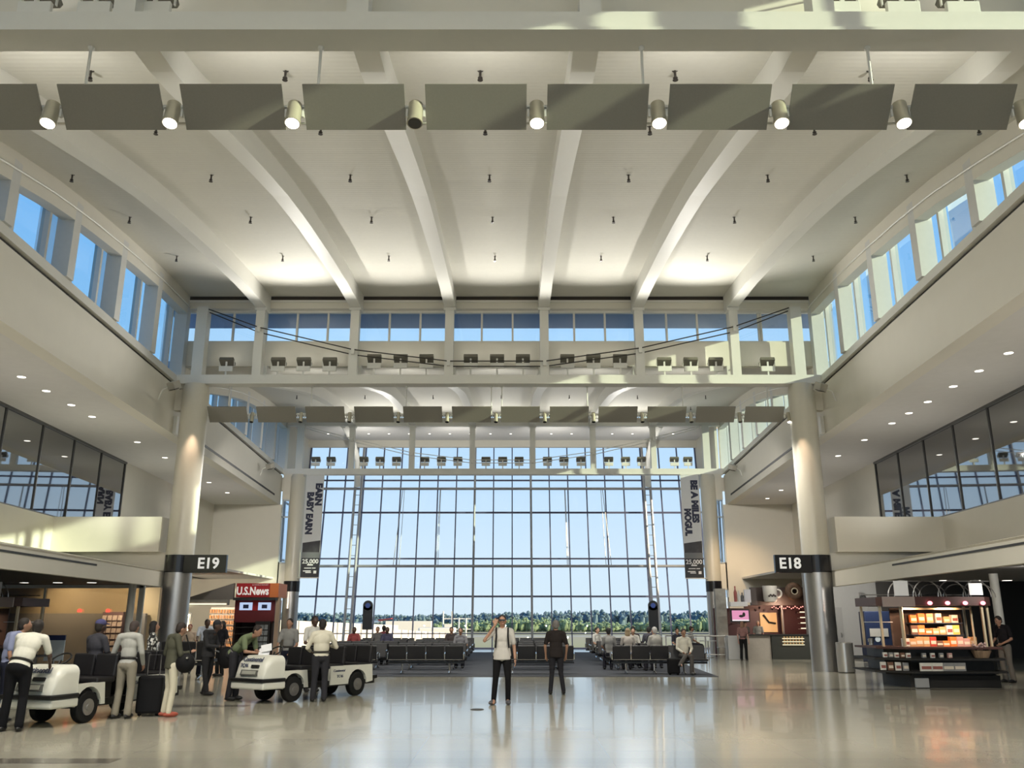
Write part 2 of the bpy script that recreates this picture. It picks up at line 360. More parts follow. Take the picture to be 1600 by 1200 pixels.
# side walls -----------------------------------------------------------
def side(sgn):
    F = XL if sgn < 0 else XR; nm = 'left' if sgn < 0 else 'right'
    o1 = .45*sgn                                   # outward
    struct('wall_'+nm, yprism(MB(), F, off(F, o1), -9, 50.3, 8.1, 9.82), cream)
    # clerestory sill ledge with shadow gap
    trim(yprism(MB(), off(F, .04*sgn), off(F, .5*sgn), -9, 50.0, 9.80, 9.90), dark)
    m = MB(); a = [(F(-9)-.10*sgn, -9, 9.9), (F(-9)+.5*sgn, -9, 9.9), (F(-9)+.5*sgn, -9, 10.25), (F(-9)+.02*sgn, -9, 10.25)]
    Yb = 50.2; b = [(F(Yb)-.10*sgn, Yb, 9.9), (F(Yb)+.5*sgn, Yb, 9.9), (F(Yb)+.5*sgn, Yb, 10.25), (F(Yb)+.02*sgn, Yb, 10.25)]
    trim(m.hexa(a, b))
    n0 = 3 if sgn < 0 else 5
    for bi, (Yr, L) in enumerate(((ROW[0]-19.6, 18.9), (ROW[0], L1), (ROW[1], L2))):
        Y0 = Yr+.7
        # curved head band under the deck
        mb = MB(); K = 24; prev = None
        for i in range(K+1):
            sv = L*i/K; Y = Y0+sv; zt = deck(sv*18.8/L)+.05; zb = max(zt-.78, 10.3) if sv > .0 else 10.25
            x0, x1 = F(Y)-.05*sgn, F(Y)+.3*sgn
            cur = [mb.bm.verts.new(p) for p in ((x0, Y, zb), (x1, Y, zb), (x1, Y, zt), (x0, Y, zt))]
            if prev:
                for q in range(4): mb.bm.faces.new([prev[q], prev[(q+1) % 4], cur[(q+1) % 4], cur[q]])
            else: mb.bm.faces.new(cur)
            prev = cur
        mb.bm.faces.new(prev[::-1]); trim(mb, cream)
        # small moulding pipe along the band
        pts = [(F(Y0+L*i/K)-.09*sgn, Y0+L*i/K, deck(L*i/K*18.8/L)-.42) for i in range(1, K+1)]
        trim(MB().tube(pts, .03, 6))
        # posts and windows
        sp_ = (L+.3)/6
        wr = MB(); 
        for j in range(7):
            Yp = Y0-.25+sp_*j if j else Y0-.1
            zt = deck(max(0, min(18.8, (Yp-Y0)*18.8/L)))-.5
            if zt < 10.5: continue
            hw = .17 if sgn < 0 else .17
            x0, x1 = F(Yp)-.06*sgn, F(Yp)+.40*sgn
            wr.box(min(x0, x1), max(x0, x1), Yp-hw, Yp+hw, 10.25, zt+.3)
        for j in range(6):
            for fr in (.24, .76):
                Yp = Y0-.25+sp_*(j+fr); zt = deck(max(0, min(18.8, (Yp-Y0)*18.8/L)))-.5
                if zt < 10.5: continue
                x0, x1 = F(Yp)+.28*sgn, F(Yp)+.50*sgn
                wr.box(min(x0, x1), max(x0, x1), Yp-.05, Yp+.05, 10.25, zt+.2)
        wo_ = struct('window_%d' % (n0+bi*2), wr, mat('clerestory_frame', (.62, .62, .60), .5))
        g = MB(); K = 16
        for i in range(K):
            Ya, Yb2 = Y0+L*i/K, Y0+L*(i+1)/K
            za, zb_ = max(10.26, deck(L*i/K*18.8/L)-.45), max(10.26, deck(L*(i+1)/K*18.8/L)-.45)
            g.poly([(F(Ya)+.42*sgn, Ya, 10.2), (F(Yb2)+.42*sgn, Yb2, 10.2), (F(Yb2)+.42*sgn, Yb2, zb_), (F(Ya)+.42*sgn, Ya, za)])
        g.build('pane', glzs, wo_)
        # eave outside
        mb = MB(); prev = None
        for i in range(K+1):
            sv = L*i/K; Y = Y0+sv; zt = deck(sv*18.8/L)+.25; x0, x1 = F(Y)+.31*sgn, F(Y)+1.0*sgn
            cur = [mb.bm.verts.new(p) for p in ((x0, Y, zt-.25), (x1, Y, zt-.25), (x1, Y, zt), (x0, Y, zt))]
            if prev:
                for q in range(4): mb.bm.faces.new([prev[q], prev[(q+1) % 4], cur[(q+1) % 4], cur[q]])
            else: mb.bm.faces.new(cur)
            prev = cur
        mb.bm.faces.new(prev[::-1]); trim(mb, mat('eave_blue_grey', (.20, .29, .44), .6))
    # soffit over the side aisle
    struct('ceiling', yprism(MB(), off(F, .45*sgn), off(F, 6.5*sgn), -9, 50.3, 8.1, 8.3), soff)
    # black slot on the upper wall of the second bay
    trim(yprism(MB(), off(F, -.012*sgn), off(F, .02*sgn), 34.2, 48.5, 8.42, 8.52), dark)
    # upstairs lounge: glazing, parapet, bridging box beam
    G = off(F, 3.75*sgn)
    Yg = 36.2
    g = MB(); fr = yprism(MB(), off(G, -.03*sgn), off(G, .12*sgn), -9, Yg, 8.02, 8.1); yprism(fr, off(G, -.05*sgn), off(G, .12*sgn), -9, Yg, 5.02, 5.14)
    for k in range(0, 19):
        Y = Yg-.06-2.5*k; fr.box(min(G(Y), G(Y)+.06*sgn), max(G(Y), G(Y)+.06*sgn), Y-.02, Y+.02, 5.1, 8.06)
    wf = struct('window_%d' % (9 if sgn < 0 else 10), fr, mat('lounge_frame', (.10, .10, .10), .4))
    yprism(g, off(G, .04*sgn), off(G, .055*sgn), -9, Yg, 5.1, 8.06).build('pane', lounge, wf)
    struct('wall_'+nm, yprism(MB(), G, off(G, .4*sgn), Yg, 50.3, 3.9, 8.1), cream)
    struct('wall_'+nm, yprism(MB(), off(G, -.12*sgn), off(G, .3*sgn), -9, 30.6, 3.9, 5.08), cream)
    struct('wall_'+nm, yprism(MB(), off(G, 3.0*sgn), off(G, 3.2*sgn), -9, Yg, 3.9, 8.1), mat('lounge_back_wall', (.05, .05, .05), .8))
    trim(yprism(MB(), G, off(G, 3.*sgn), -9, Yg, 4.8, 4.95), mat('lounge_floor', (.06, .05, .05), .8))
    x0, x1 = sorted((F(30.3)-.1*sgn, G(30.3)+.1*sgn))
    trim(MB().box(x0, x1, 30.0, 30.75, 3.9, 5.09), cream)                                # bridging box beam
    # canopy over the shops
    Fc = (lambda Y: CL(Y)-.45) if sgn < 0 else (lambda Y: CR(Y)+.42)
    struct('wall_'+nm, yprism(MB(), Fc, off(Fc, .2*sgn), -9, 30.2, 2.74, 3.22), cream)
    trim(yprism(MB(), off(Fc, -.012*sgn), off(Fc, .02*sgn), -9, 24.6, 3.10, 3.15), dark)
    m = MB(); A, B_ = -9, 30.2
    m.hexa([(Fc(A)+.05*sgn, A, 3.22), (G(A), A, 3.9), (G(A), A, 3.97), (Fc(A), A, 3.27)], [(Fc(B_)+.05*sgn, B_, 3.22), (G(B_), B_, 3.9), (G(B_), B_, 3.97), (Fc(B_), B_, 3.27)])
    trim(m, cream)
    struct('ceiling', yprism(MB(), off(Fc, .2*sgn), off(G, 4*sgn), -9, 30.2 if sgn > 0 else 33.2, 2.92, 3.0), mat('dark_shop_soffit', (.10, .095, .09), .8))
    # end wall of the second bay
    x0, x1 = sorted((-18.8 if sgn < 0 else 17.9, (-13.3 if sgn < 0 else 12.2)))
    struct('wall_'+nm, MB().box(x0, x1, 50.0, 50.4, 0, 8.1), cream)
    # slim window beside the far column
    x0, x1 = sorted((-13.3 if sgn < 0 else 12.2, -12.75 if sgn < 0 else 11.75))
    f = MB().box(x0, x0+.07, 50.05, 50.2, 2.9, 8.4).box(x1-.07, x1, 50.05, 50.2, 2.9, 8.4)
    for z in (4.8, 7.4, 8.36): f.box(x0, x1, 50.05, 50.2, z-.04, z+.04)
    sw = struct('window_%d' % (11 if sgn < 0 else 12), f, mat('pale_blue_frame', (.50, .58, .66), .4))
    MB().box(x0, x1, 50.1, 50.11, 2.9, 8.4).build('pane', glz, sw)
    trim(MB().box(x0-.02, x1+.02, 50.05, 50.25, 8.4, 9.9), cream); trim(MB().box(x0-.02, x1+.02, 50.05, 50.25, 3.3, 4.78), cream)
    # bracket wall between column and upper wall (row 1 & 2)
    for Yr in (ROW[1], ROW[2]):
        cx = CL(Yr) if sgn < 0 else CR(Yr); x0, x1 = sorted((cx, F(Yr)+.4*sgn))
        trim(MB().box(x0, x1, Yr+.0, Yr+.3, 8.95, 9.72), cream)
        if Yr == ROW[1]:
            trim(MB().box(min(F(Yr)-.02*sgn, F(Yr)+.4*sgn)-.1, max(F(Yr)-.02*sgn, F(Yr)+.4*sgn)+.1, Yr+.1, Yr+.3, 8.12, 8.75), white_p)
lounge = None
def lounge_glass():
    m = glass('lounge_glass', (.35, .38, .42), .42, .02); return m
lounge = lounge_glass()
side(-1); side(1)
# downlights in the aisle soffits -----------------------------------------
dl_m = emis('downlight_glow', (1., .93, .80), 3.5)
ring = mat('downlight_ring', (.6, .58, .54), .5)
def downlight(x, y, z, label, group, r=.11):
    t = thing('downlight', label, 'ceiling light', (x, y, z), 0, group)
    MB().lathe([(r+.03, -.004), (r+.03, 0.0), (r, 0.0), (r, -.004)][::-1], seg=16).build('trim_ring', ring, t)
    MB().lathe([(0, -.008), (r, -.008), (r, -.001), (0, -.001)], seg=16).build('lens', dl_m, t)
    return t
for sgn, F, ys, nm in ((-1, XL, (21.4, 22.9, 24.4, 26.1, 27.7, 31.9, 35.1, 41.7, 45.2), 'left'), (1, XR, (20.7, 22.3, 23.9, 25.7, 27.2, 28.7, 31.5, 34.7, 44.3, 47.4), 'right')):
    for i, y in enumerate(ys):
        downlight(F(y)+1.78*sgn, y, 8.1, '%s round recessed downlight from the near end of the %s aisle soffit' % (ORD[i], nm), 'downlights in the %s soffit' % nm)
# columns ------------------------------------------------------------------
col_p = mat('column_cream_paint', (.60, .57, .48), .35, var=.03)
for (x, y, nm, ds) in ((CL(30.3), 30.3, 'left', 'near'), (CR(30.3), 30.3, 'right', 'near'), (CL(50.3), 50.3, 'left', 'far'), (CR(50.3), 50.3, 'right', 'far')):
    z1, z2 = (3.21, 3.79)
    t = thing('column', '%s cream round column with black band and steel lower cladding on the %s side' % (ds, nm), 'column', (x, y, 0))
    r = .465 if ds == 'near' else .45
    MB().lathe([(r, z2-.01), (r, 9.72), (r-.06, 9.88)], seg=40).build('shaft', col_p, t, smooth=True)
    MB().lathe([(r+.012, z1), (r+.012, z2)], seg=40).build('sign_band', mat('gloss_black', (.012, .012, .016), .15), t, smooth=True)
    MB().lathe([(r-.01, 0), (r-.01, z1)], seg=40).build('cladding', steel, t, smooth=True)
# slanted glass wall ---------------------------------------------------------
def GY(z): return 54.0+.167*z
fr = MB(); K = 21
def gbar(x0, x1, z0, z1, d=.12, o=0.):
    fr.hexa([(x0, GY(z0)-d+o, z0), (x1, GY(z0)-d+o, z0), (x1, GY(z0)+.05+o, z0), (x0, GY(z0)+.05+o, z0)], [(x0, GY(z1)-d+o, z1), (x1, GY(z1)-d+o, z1), (x1, GY(z1)+.05+o, z1), (x0, GY(z1)+.05+o, z1)])
for k in range(K+1):
    x = -.59+1.2*(k-K/2); gbar(x-.035, x+.035, 0, 12.9)
for z, h in ((.88, .03), (3.06, .055), (5.36, .045), (8.28, .055), (10.40, .045), (.04, .04)):
    gbar(-13.2, 12.0, z-h, z+h)
gw = struct('window_13', fr, navy)
MB().poly([(-13.2, GY(0), 0), (12.0, GY(0), 0), (12.0, GY(12.9), 12.9), (-13.2, GY(12.9), 12.9)]).build('pane', glz, gw)
sr = mat('silver_tube', (.42, .42, .44), .5, .5)
for z in (4.88, 9.8):
    trim(MB().tube([(-13.2, GY(z)-.35, z), (12.0, GY(z)-.35, z)], .085, 10), sr)
for x in (-9.85, 8.66):                          # two ladder masts
    m = MB(); 
    for dx in (-.2, .2): m.tube([(x+dx, GY(0)-.5, 0), (x+dx, GY(12.9)-.5, 12.9)], .085, 8)
    for k in range(20): z = .4+.64*k; m.tube([(x-.2, GY(z)-.5, z), (x+.2, GY(z)-.5, z)], .02, 6)
    trim(m, sr)
    s_ = -1 if x < 0 else 1
    trim(MB().tube([(x, 54.8, 9.9), (x-.1*s_, 53.9, 11.4), (x+.1*s_, 52.4, 12.6), (x+.3*s_, 50.9, 13.0)], .2, 10), white_p)
for x in (-2.39, 1.21): trim(MB().tube([(x, GY(0)-.3, 0), (x, GY(12.9)-.3, 12.9)], .07, 8), sr)
for x, dx in ((-7.0, .35), (-4.6, .1), (3.4, -.1), (5.8, -.35)):
    trim(MB().tube([(x, GY(9.8)-.35, 9.8), (x-dx, GY(4.9)-.35, 4.9)], .022, 6).tube([(x+dx*.3, GY(9.8)-.35, 9.8), (x+.02, GY(4.9)-.35, 4.9)], .018, 6), sr)
trim(MB().box(-13.4, 12.2, 55.4, 55.7, 12.55, 13.0), cream)
for sgn in (-1, 1):                              # side returns by the glass
    x = -13.25 if sgn < 0 else 12.05
    struct('wall_'+('left' if sgn < 0 else 'right'), MB().hexa([(x, 50.4, 9.9), (x, 56.3, 9.9), (x, 56.3, 13), (x, 50.4, 13)], [(x+.15*sgn, 50.4, 9.9), (x+.15*sgn, 56.3, 9.9), (x+.15*sgn, 56.3, 13), (x+.15*sgn, 50.4, 13)]), cream)
    f = MB()
    for z in (3.06, 5.0, 8.28): f.box(x-.04, x+.04, 50.4, GY(z), z-.05, z+.05)
    f.box(x-.05, x+.05, 51.9, 52.0, 0, 9.9).box(x-.05, x+.05, 50.35, 50.5, 0, 9.9)
    ww = struct('window_%d' % (14 if sgn < 0 else 15), f, mullion)
    MB().poly([(x, 50.4, 0), (x, 54, 0), (x, GY(9.9), 9.9), (x, 50.4, 9.9)]).build('pane', glz, ww)
for i in range(18):
    x = -11.6+1.28*i
    downlight(x, 53.4, 13.0, 'small recessed downlight above the glass wall, %s from left' % ORD[i], 'downlights above the glass wall', .07)
# ================================================================ CEILING FIXTURES
panel_m = mat('perforated_reflector_panel', (.25, .235, .20), .55, var=.08, scale=40, bump=.05)
def panel_mat():
    n = panel_m.node_tree; b = n.nodes['Principled BSDF']; t = n.nodes.new('ShaderNodeTexCoord'); v = n.nodes.new('ShaderNodeTexVoronoi')
    v.inputs['Scale'].default_value = 9; v.inputs['Randomness'].default_value = 0
    bp = n.nodes.new('ShaderNodeBump'); bp.inputs['Strength'].default_value = .1; n.links.new(t.outputs['Object'], v.inputs[0]); n.links.new(v.outputs['Distance'], bp.inputs['Height']); n.links.new(bp.outputs[0], b.inputs['Normal'])
panel_mat()
lampbody = mat('beige_lamp_housing', (.42, .39, .30), .4, .3)
lens_on = emis('lamp_lens_lit', (1., .94, .86), 9.0); lens_off = mat('lamp_lens_dark', (.02, .02, .02), .2)
whitep2 = mat('white_fixture_paint', (.72, .71, .66), .5)
def hang_row(Yr, xs_panel, xs_spot, rods, nm, plen, off_i=()):
    rail = thing('light_rail', 'long horizontal %s light rail hung from the %s cross truss' % (('near', 'near') if nm == 'near' else ('far', 'middle')), 'light rail', (AX, Yr+.16, 8.8))
    xa, xb = min(xs_panel)-.8, max(xs_panel)+.8
    MB().tube([(xa, Yr+.36, 8.86), (xb, Yr+.36, 8.86)], .035, 8).tube([(xa, Yr+.40, 8.74), (xb, Yr+.40, 8.74)], .02, 6).build('rail_pipe', whitep2, rail, world=True)
    for x in rods: MB().tube([(x, Yr+.36, 8.86), (x, Yr+.36, 9.05), (x, Yr+.16, 9.15), (x, Yr+.16, 9.88)], .022, 6).ball((x, Yr+.16, 9.86), .05, 8, 6).build('hanger_rod', whitep2, rail, world=True)
    for i, x in enumerate(xs_panel):
        t = thing('reflector_panel', 'tilted grey beige reflector panel, %s from left in the %s hanging row' % (ORD[i], nm), 'reflector panel', (x, Yr, 8.8), 0, 'reflector panels of the %s row' % nm)
        h = plen/2
        MB().hexa([(-h, -.14, .24), (h, -.14, .24), (h, .28, -.24), (-h, .28, -.24)], [(-h, -.12, .26), (h, -.12, .26), (h, .30, -.22), (-h, .30, -.22)]).build('board', panel_m, t)
        for s_ in (-1, 1): MB().box(s_*h*.72-.015, s_*h*.72+.015, .10, .335, .02, .07).build('clip', whitep2, t)
    for i, x in enumerate(xs_spot):
        on = i not in off_i
        t = thing('spotlight', ('glowing' if on else 'unlit')+' round spotlight between two reflector panels, %s from left in the %s row' % (ORD[i], nm), 'spotlight', (x, Yr+.1, 8.72), 0, 'spotlights of the %s row' % nm if on else None)
        r = .105 if nm == 'near' else .07
        d = Vector((0, -.28, -.96)).normalized()
        MB().tube([Vector((0, 0, .06))-d*.10, Vector((0, 0, 0))+d*.18], r, 20).build('housing', lampbody, t, smooth=True)
        MB().tube([d*.15, d*.21], r*1.08, 20).build('rim', lampbody, t, smooth=True)
        MB().tube([d*.2, d*.215], r*.93, 20).build('lens', lens_on if (on and nm == 'near') else (lens_on if nm != 'near' and i in (0, len(xs_spot)-1) else lens_off), t)
        MB().box(-.16, .16, .0, .225, .08, .14).box(-.14, -.11, .0, .05, -.05, .1).box(.11, .14, .0, .05, -.05, .1).build('yoke', whitep2, t)
        if on and nm == 'near':
            lamp('spot_lamp', 'SPOT', (x, Yr+.03, 8.46), 1050 if abs(x) > 3.5 else 330, (1, .93, .82), (x*1.05, Yr+7, 0), spot_size=2.1, spot_blend=.8, shadow_soft_size=.1)
hang_row(ROW[0], [-.52+1.76*k for k in range(-4, 5)], [.36+1.76*k for k in range(-5, 5)], (-6.28, -2.85, 1.93, 5.3), 'near', 1.46, off_i=(4,))
hang_row(ROW[1], [-.58+1.76*(k+.5) for k in range(-6, 6)], [-.58+1.76*k for k in range(-6, 7)], (-10.3, -7.3, -3.84, -.75, -.37, 2.74, 6.2, 9.3), 'far', 1.4)
# warm end lamps that wash the near columns
for x, cx in ((-.58-10.56, CL(30.3)), (-.58+10.56, CR(30.3))):
    lamp('column_wash', 'SPOT', (x, 29.6, 8.45), 170, (1, .72, .52), (cx+(.2 if x < 0 else -.2), 29.8, 4.9), spot_size=1.0, spot_blend=1., shadow_soft_size=.05)
# uplights standing on the trusses
def uplight(x, Yr, dz, label, grp, sc=1.):
    t = thing('floodlight', label, 'floodlight', (x, Yr+.12, 10.22), 0, grp)
    M = Matrix.Translation((0, .1, .62+dz)) @ Matrix.Rotation(math.radians(-30), 4, 'X')
    MB().box(-.26, .26, -.17, .17, -.07, .07, M).build('housing', mat('flood_housing', (.16, .15, .12), .5), t, bevel=.015)
    MB().box(-.22, .22, -.13, .13, .07, .08, M).build('lens', emis('flood_glow', (1, .96, .85), 2.0), t)
    MB().box(-.25, .25, -.03, .05, .22+dz, .42+dz).build('ballast_box', whitep2, t, bevel=.01)
    MB().box(-.03, .03, 0, .04, 0, .62+dz).box(-.28, -.26, .06, .1, .42+dz, .66+dz).box(.26, .28, .06, .1, .42+dz, .66+dz).build('bracket', whitep2, t)
UPX = [-10.5, -8.6, -7.66, -6.7, -5.07, -4.1, -3.15, -1.52, -.55, .4, 2.04, 3.0, 3.98, 5.6, 6.57, 7.5, 9.4]
for ri, nm in ((1, 'middle'), (2, 'far'), (0, 'near')):
    xs = list(UPX) if ri < 2 else [AX+(x-AX)*1.02 for x in UPX]+[-11.6, 10.4]
    if ri == 0: xs = [-7.2, -6.3, -5.4, 5.0, 5.9, 6.8]
    for i, x in enumerate(sorted(xs)):
        inner = .12 if -5.5 < x < 4.4 else 0
        uplight(x, ROW[ri], inner if ri == 1 else 0, 'small floodlight on a bracket, %s from left on the %s cross truss' % (ORD[i], nm), 'floodlights on the %s truss' % nm)
# one strong lamp per group, washing the vaults
for Yr, P in ((ROW[0], 900), (ROW[1], 800), (ROW[2], 650)):
    for x in (-7.7, -4.1, -.55, 3.0, 6.6):
        lamp('vault_wash', 'SPOT', (x, Yr-.35, 10.75), P*(1.2 if abs(x+.5) > 6 else .72), (1, .97, .90), (x, Yr-7.5, 13.0), spot_size=2.3, spot_blend=.8, shadow_soft_size=.08)
        if Yr < 50: lamp('vault_wash', 'SPOT', (x, Yr+.75, 9.15), P*.17, (1, .97, .90), (x, Yr+8, 14.0), spot_size=2.3, spot_blend=.9, shadow_soft_size=.08)
# sprinkler heads
spk = mat('dark_sprinkler_metal', (.10, .09, .085), .35, .7)
sp_n = 0
def sprinkler(x, y, z, lab, grp):
    MBs = MB().tube([(0, 0, 0), (0, 0, -.11)], .022, 8).lathe([(.055, -.0), (.055, .02)], seg=12)
    o = MBs.lathe([(.02, -.11), (.045, -.15), (.012, -.17), (.05, -.19), (.05, -.195)], seg=10).build('sprinkler', spk)
    o.location = (x, y, z); tag(o, lab, 'sprinkler', grp)
for bi, (Yr, L, ss) in enumerate(((ROW[0], L1, (1.6, 4.4, 7.7, 11.0, 14.6)), (ROW[1], L2, (12.5, 16.5)))):
    for ri, sv in enumerate(ss):
        for k in range(-3, 4):
            Y = Yr+.7+sv; x = ribX(k-.5, Y)
            sprinkler(x, Y, deck(sv*18.8/L), 'small dark sprinkler head, %s across in cross row %s of the %s vault' % (ORD[k+3], ORD[ri], ('near', 'far')[bi]), 'sprinklers of the %s vault' % ('near', 'far')[bi])
# tension rods
rodm = mat('dark_tension_rod', (.05, .045, .04), .4, .5)
for Yr, nm, dzv, yo in ((ROW[1], 'middle', 0, -.25), (ROW[2], 'far', 0, -.25), (ROW[0], 'near', 0, -.25)):
    t = thing('tension_cable', 'pair of thin steel rods slung along the %s cross truss' % nm, 'cable', (AX, Yr-.25, 10.6))
    kx = [ribX(k, Yr) for k in range(-3, 3)]
    P = [(CL(Yr)+.25, 12.72), (kx[0], 12.02), (kx[1], 11.16), (kx[2], 10.72), (kx[3], 10.72), (kx[4], 11.22), (kx[5], 12.05), (CR(Yr)-.25, 12.78)]
    m1 = rodm if nm == 'middle' else whitep2
    for q, ddz, ddy in ((0, 0, -.25), (1, -.16, -.12)):
        MB().tube([(x, Yr+ddy, z+(ddz if 0 < i < 7 else ddz*.5)) for i, (x, z) in enumerate(P)], .022, 6).build('rod', m1, t, world=True)
    for x, z in P[1:-1]: MB().obox((x, Yr-.22, z-.06), (.12, .12, .22)).build('clamp', whitep2, t, world=True)
# small wall floods on the upper walls
for (x, y, z, s_, lab) in ((XL(28.6), 28.6, 9.35, -1, 'small swivel floodlight on the left wall before the near column'), (XR(28.8), 28.8, 9.35, 1, 'small swivel floodlight on the right wall before the near column'),
                           (XL(44.6), 44.6, 9.35, -1, 'small swivel floodlight on the left wall before the far column'), (XR(45), 45, 9.35, 1, 'small swivel floodlight on the right wall before the far column')):
    t = thing('wall_floodlight', lab, 'wall light', (x, y, z))
    MB().tube([(0, 0, -.45), (-.12*s_, 0, -.1), (-.3*s_, 0, 0)], .03, 8).build('arm', whitep2, t)
    MB().obox((-.5*s_, 0, .05), (.34, .3, .3), rz=.5*s_, rx=.5).build('housing', mat('flood_grey', (.40, .38, .33), .5), t, bevel=.02)
    MB().obox((-.56*s_, -.1, -.1), (.26, .2, .02), rz=.5*s_, rx=.5).build('lens', lens_off, t)
# banners -------------------------------------------------------------
ban = mat('banner_grey', (.62, .63, .63), .7); ink = mat('banner_ink', (.015, .02, .05), .6); wht = mat('banner_white', (.75, .76, .78), .6)
bandk = mat('banner_black', (.012, .014, .02), .5)
def banner(x0, x1, z0, z1, Y, lines, lab, tw):
    t = thing('banner', lab, 'banner', ((x0+x1)/2, Y, z0)); h = .03
    zs = z0+1.28
    MB().box(x0, x1, Y-h/2, Y+h/2, zs, z1).build('cloth', ban, t, world=True)
    MB().box(x0, x1, Y-h/2, Y+h/2, z0, zs).build('dark_panel', bandk, t, world=True)
    xm = (x0+x1)/2
    MB().hexa([(x0+.02, Y-.02, zs+.1), (x1-.02, Y-.02, zs+.1), (x1-.02, Y-.02, zs+.76), (x0+.02, Y-.02, zs+.62)], [(x0+.02, Y-.016, zs+.1), (x1-.02, Y-.016, zs+.1), (x1-.02, Y-.016, zs+.76), (x0+.02, Y-.016, zs+.62)]).build('photo_strip', mat('banner_photo', (.03, .03, .035), .5, var=.9, scale=3), t, world=True)
    MB().box(x0, x1, Y-.022, Y-.016, zs-.22, zs+.1).build('grey_fade', mat('banner_mid_grey', (.14, .15, .16), .6), t, world=True)
    for (s, dx, zc, sz) in lines:
        text(s, sz, (xm+dx, Y-.022, zc), (PI/2, PI/2, 0), ink, t, fit=tw[s], bold=.034)
    text('25,000', .34, (xm, Y-.03, zs-.42), (PI/2, 0, 0), wht, t, bold=.006)
    for (dx, dz, w2, hh) in ((0, -.60, .16, .035), (-.12, -.78, .2, .022), (.22, -.78, .1, .022), (-.16, -.94, .22, .025), (-.08, -1.02, .16, .025)): MB().box(xm+dx-w2, xm+dx+w2, Y-.024, Y-.018, zs+dz-hh, zs+dz+hh).build('small_print', wht, t, world=True)
    MB().box(x1-.3, x1-.14, Y-.026, Y-.018, zs-1.08, zs-.92).build('card_logo', wht, t, world=True)
    for z in (z0-.03, z1+.03): MB().tube([(x0-.25 if xm < 0 else x1+.25, Y+.35, z), (x0 if xm < 0 else x1, Y, z), (x1 if xm < 0 else x0, Y, z)], .03, 8).build('bracket_rod', whitep2, t, world=True)
banner(-11.88, -10.85, 3.98, 9.75, 49.6, [('EARN', .24, 8.63, .50), ('BABY EARN', -.22, 7.56, .50)], 'tall hanging banner reading EARN BABY EARN by the left far column', {'EARN': 1.28, 'BABY EARN': 2.4})
banner(9.72, 10.78, 3.95, 9.75, 49.6, [('BE A MILES', .22, 8.24, .50), ('MOGUL', -.22, 7.05, .50)], 'tall hanging banner reading BE A MILES MOGUL by the right far column', {'BE A MILES': 2.45, 'MOGUL': 1.55})
# gate signs ------------------------------------------------------------
sgw = mat('sign_white', (.86, .86, .84), .5, emit=(1, 1, .98), estr=.35)
for (s, x0, x1, lab) in (('E19', CL(30.3)+.3, CL(30.3)+1.75, 'black gate sign reading E19 on the left near column'), ('E18', CR(30.3)-1.55, CR(30.3)-.3, 'black gate sign reading E18 on the right near column')):
    Y = 29.95
    t = thing('gate_sign', lab, 'sign', ((x0+x1)/2, Y, 3.2))
    MB().box(x0, x1, Y-.06, Y+.1, 3.19, 3.79).build('sign_box', mat('gloss_black', (.012, .012, .016), .15), t, world=True, bevel=.01)
    text(s, .50, ((x0+x1)/2+(.12 if s == 'E19' else -.12), Y-.07, 3.49), (PI/2, 0, 0), sgw, t, bold=.012)

# added fill lamps over the seating and mid hall, standing in for daylight
for x in (-8.5, -5, -1.5, 2, 5.5, 9): lamp('hall_fill_lamp', 'SPOT', (x-.58, 30.2, 8.4), 700, (1, .95, .86), (x*1.05, 33.0, 0), spot_size=2.3, spot_blend=.8, shadow_soft_size=.06)
for x in (-9, -3.5, 2.4, 8): lamp('ceiling_fill_lamp', 'SPOT', (x, 51.2, 10.6), 260, (1, .97, .9), (x, 53.4, 13), spot_size=2.4, spot_blend=.9, shadow_soft_size=.06)  # added fill lamps brightening the ceiling beyond the far truss

for x, tx in ((-9.0, -15.2), (8.0, 14.2), (-7.5, -11.4), (6.4, 10.4)): lamp('hall_fill_lamp', 'SPOT', (x, 31.0, 8.5), 2000, (1, .95, .88), (tx, 50, 5.5), spot_size=.75, spot_blend=.9, shadow_soft_size=.06)  # added fill lamps for the end walls and far banners

# added fill lamps above the shop canopies, brightening the aisle soffits
for y in (13, 18, 23, 28):
    for sg, F in ((-1, XL), (1, XR)): lamp('soffit_fill_lamp', 'SPOT', (F(y)+1.9*sg, y, 4.05), 115, (1, .96, .90), (F(y)+1.2*sg, y+1, 8.1), spot_size=2.5, spot_blend=.9, shadow_soft_size=.05)
for sg, F in ((-1, XL), (1, XR)):
    for y in (36, 43): lamp('soffit_fill_lamp', 'SPOT', (F(y)+1.5*sg, y, 4.2), 110, (1, .95, .88), (F(y)+1.5*sg, y, 8.1), spot_size=2.5, spot_blend=.9, shadow_soft_size=.05)  # the same added soffit fill in the second bay
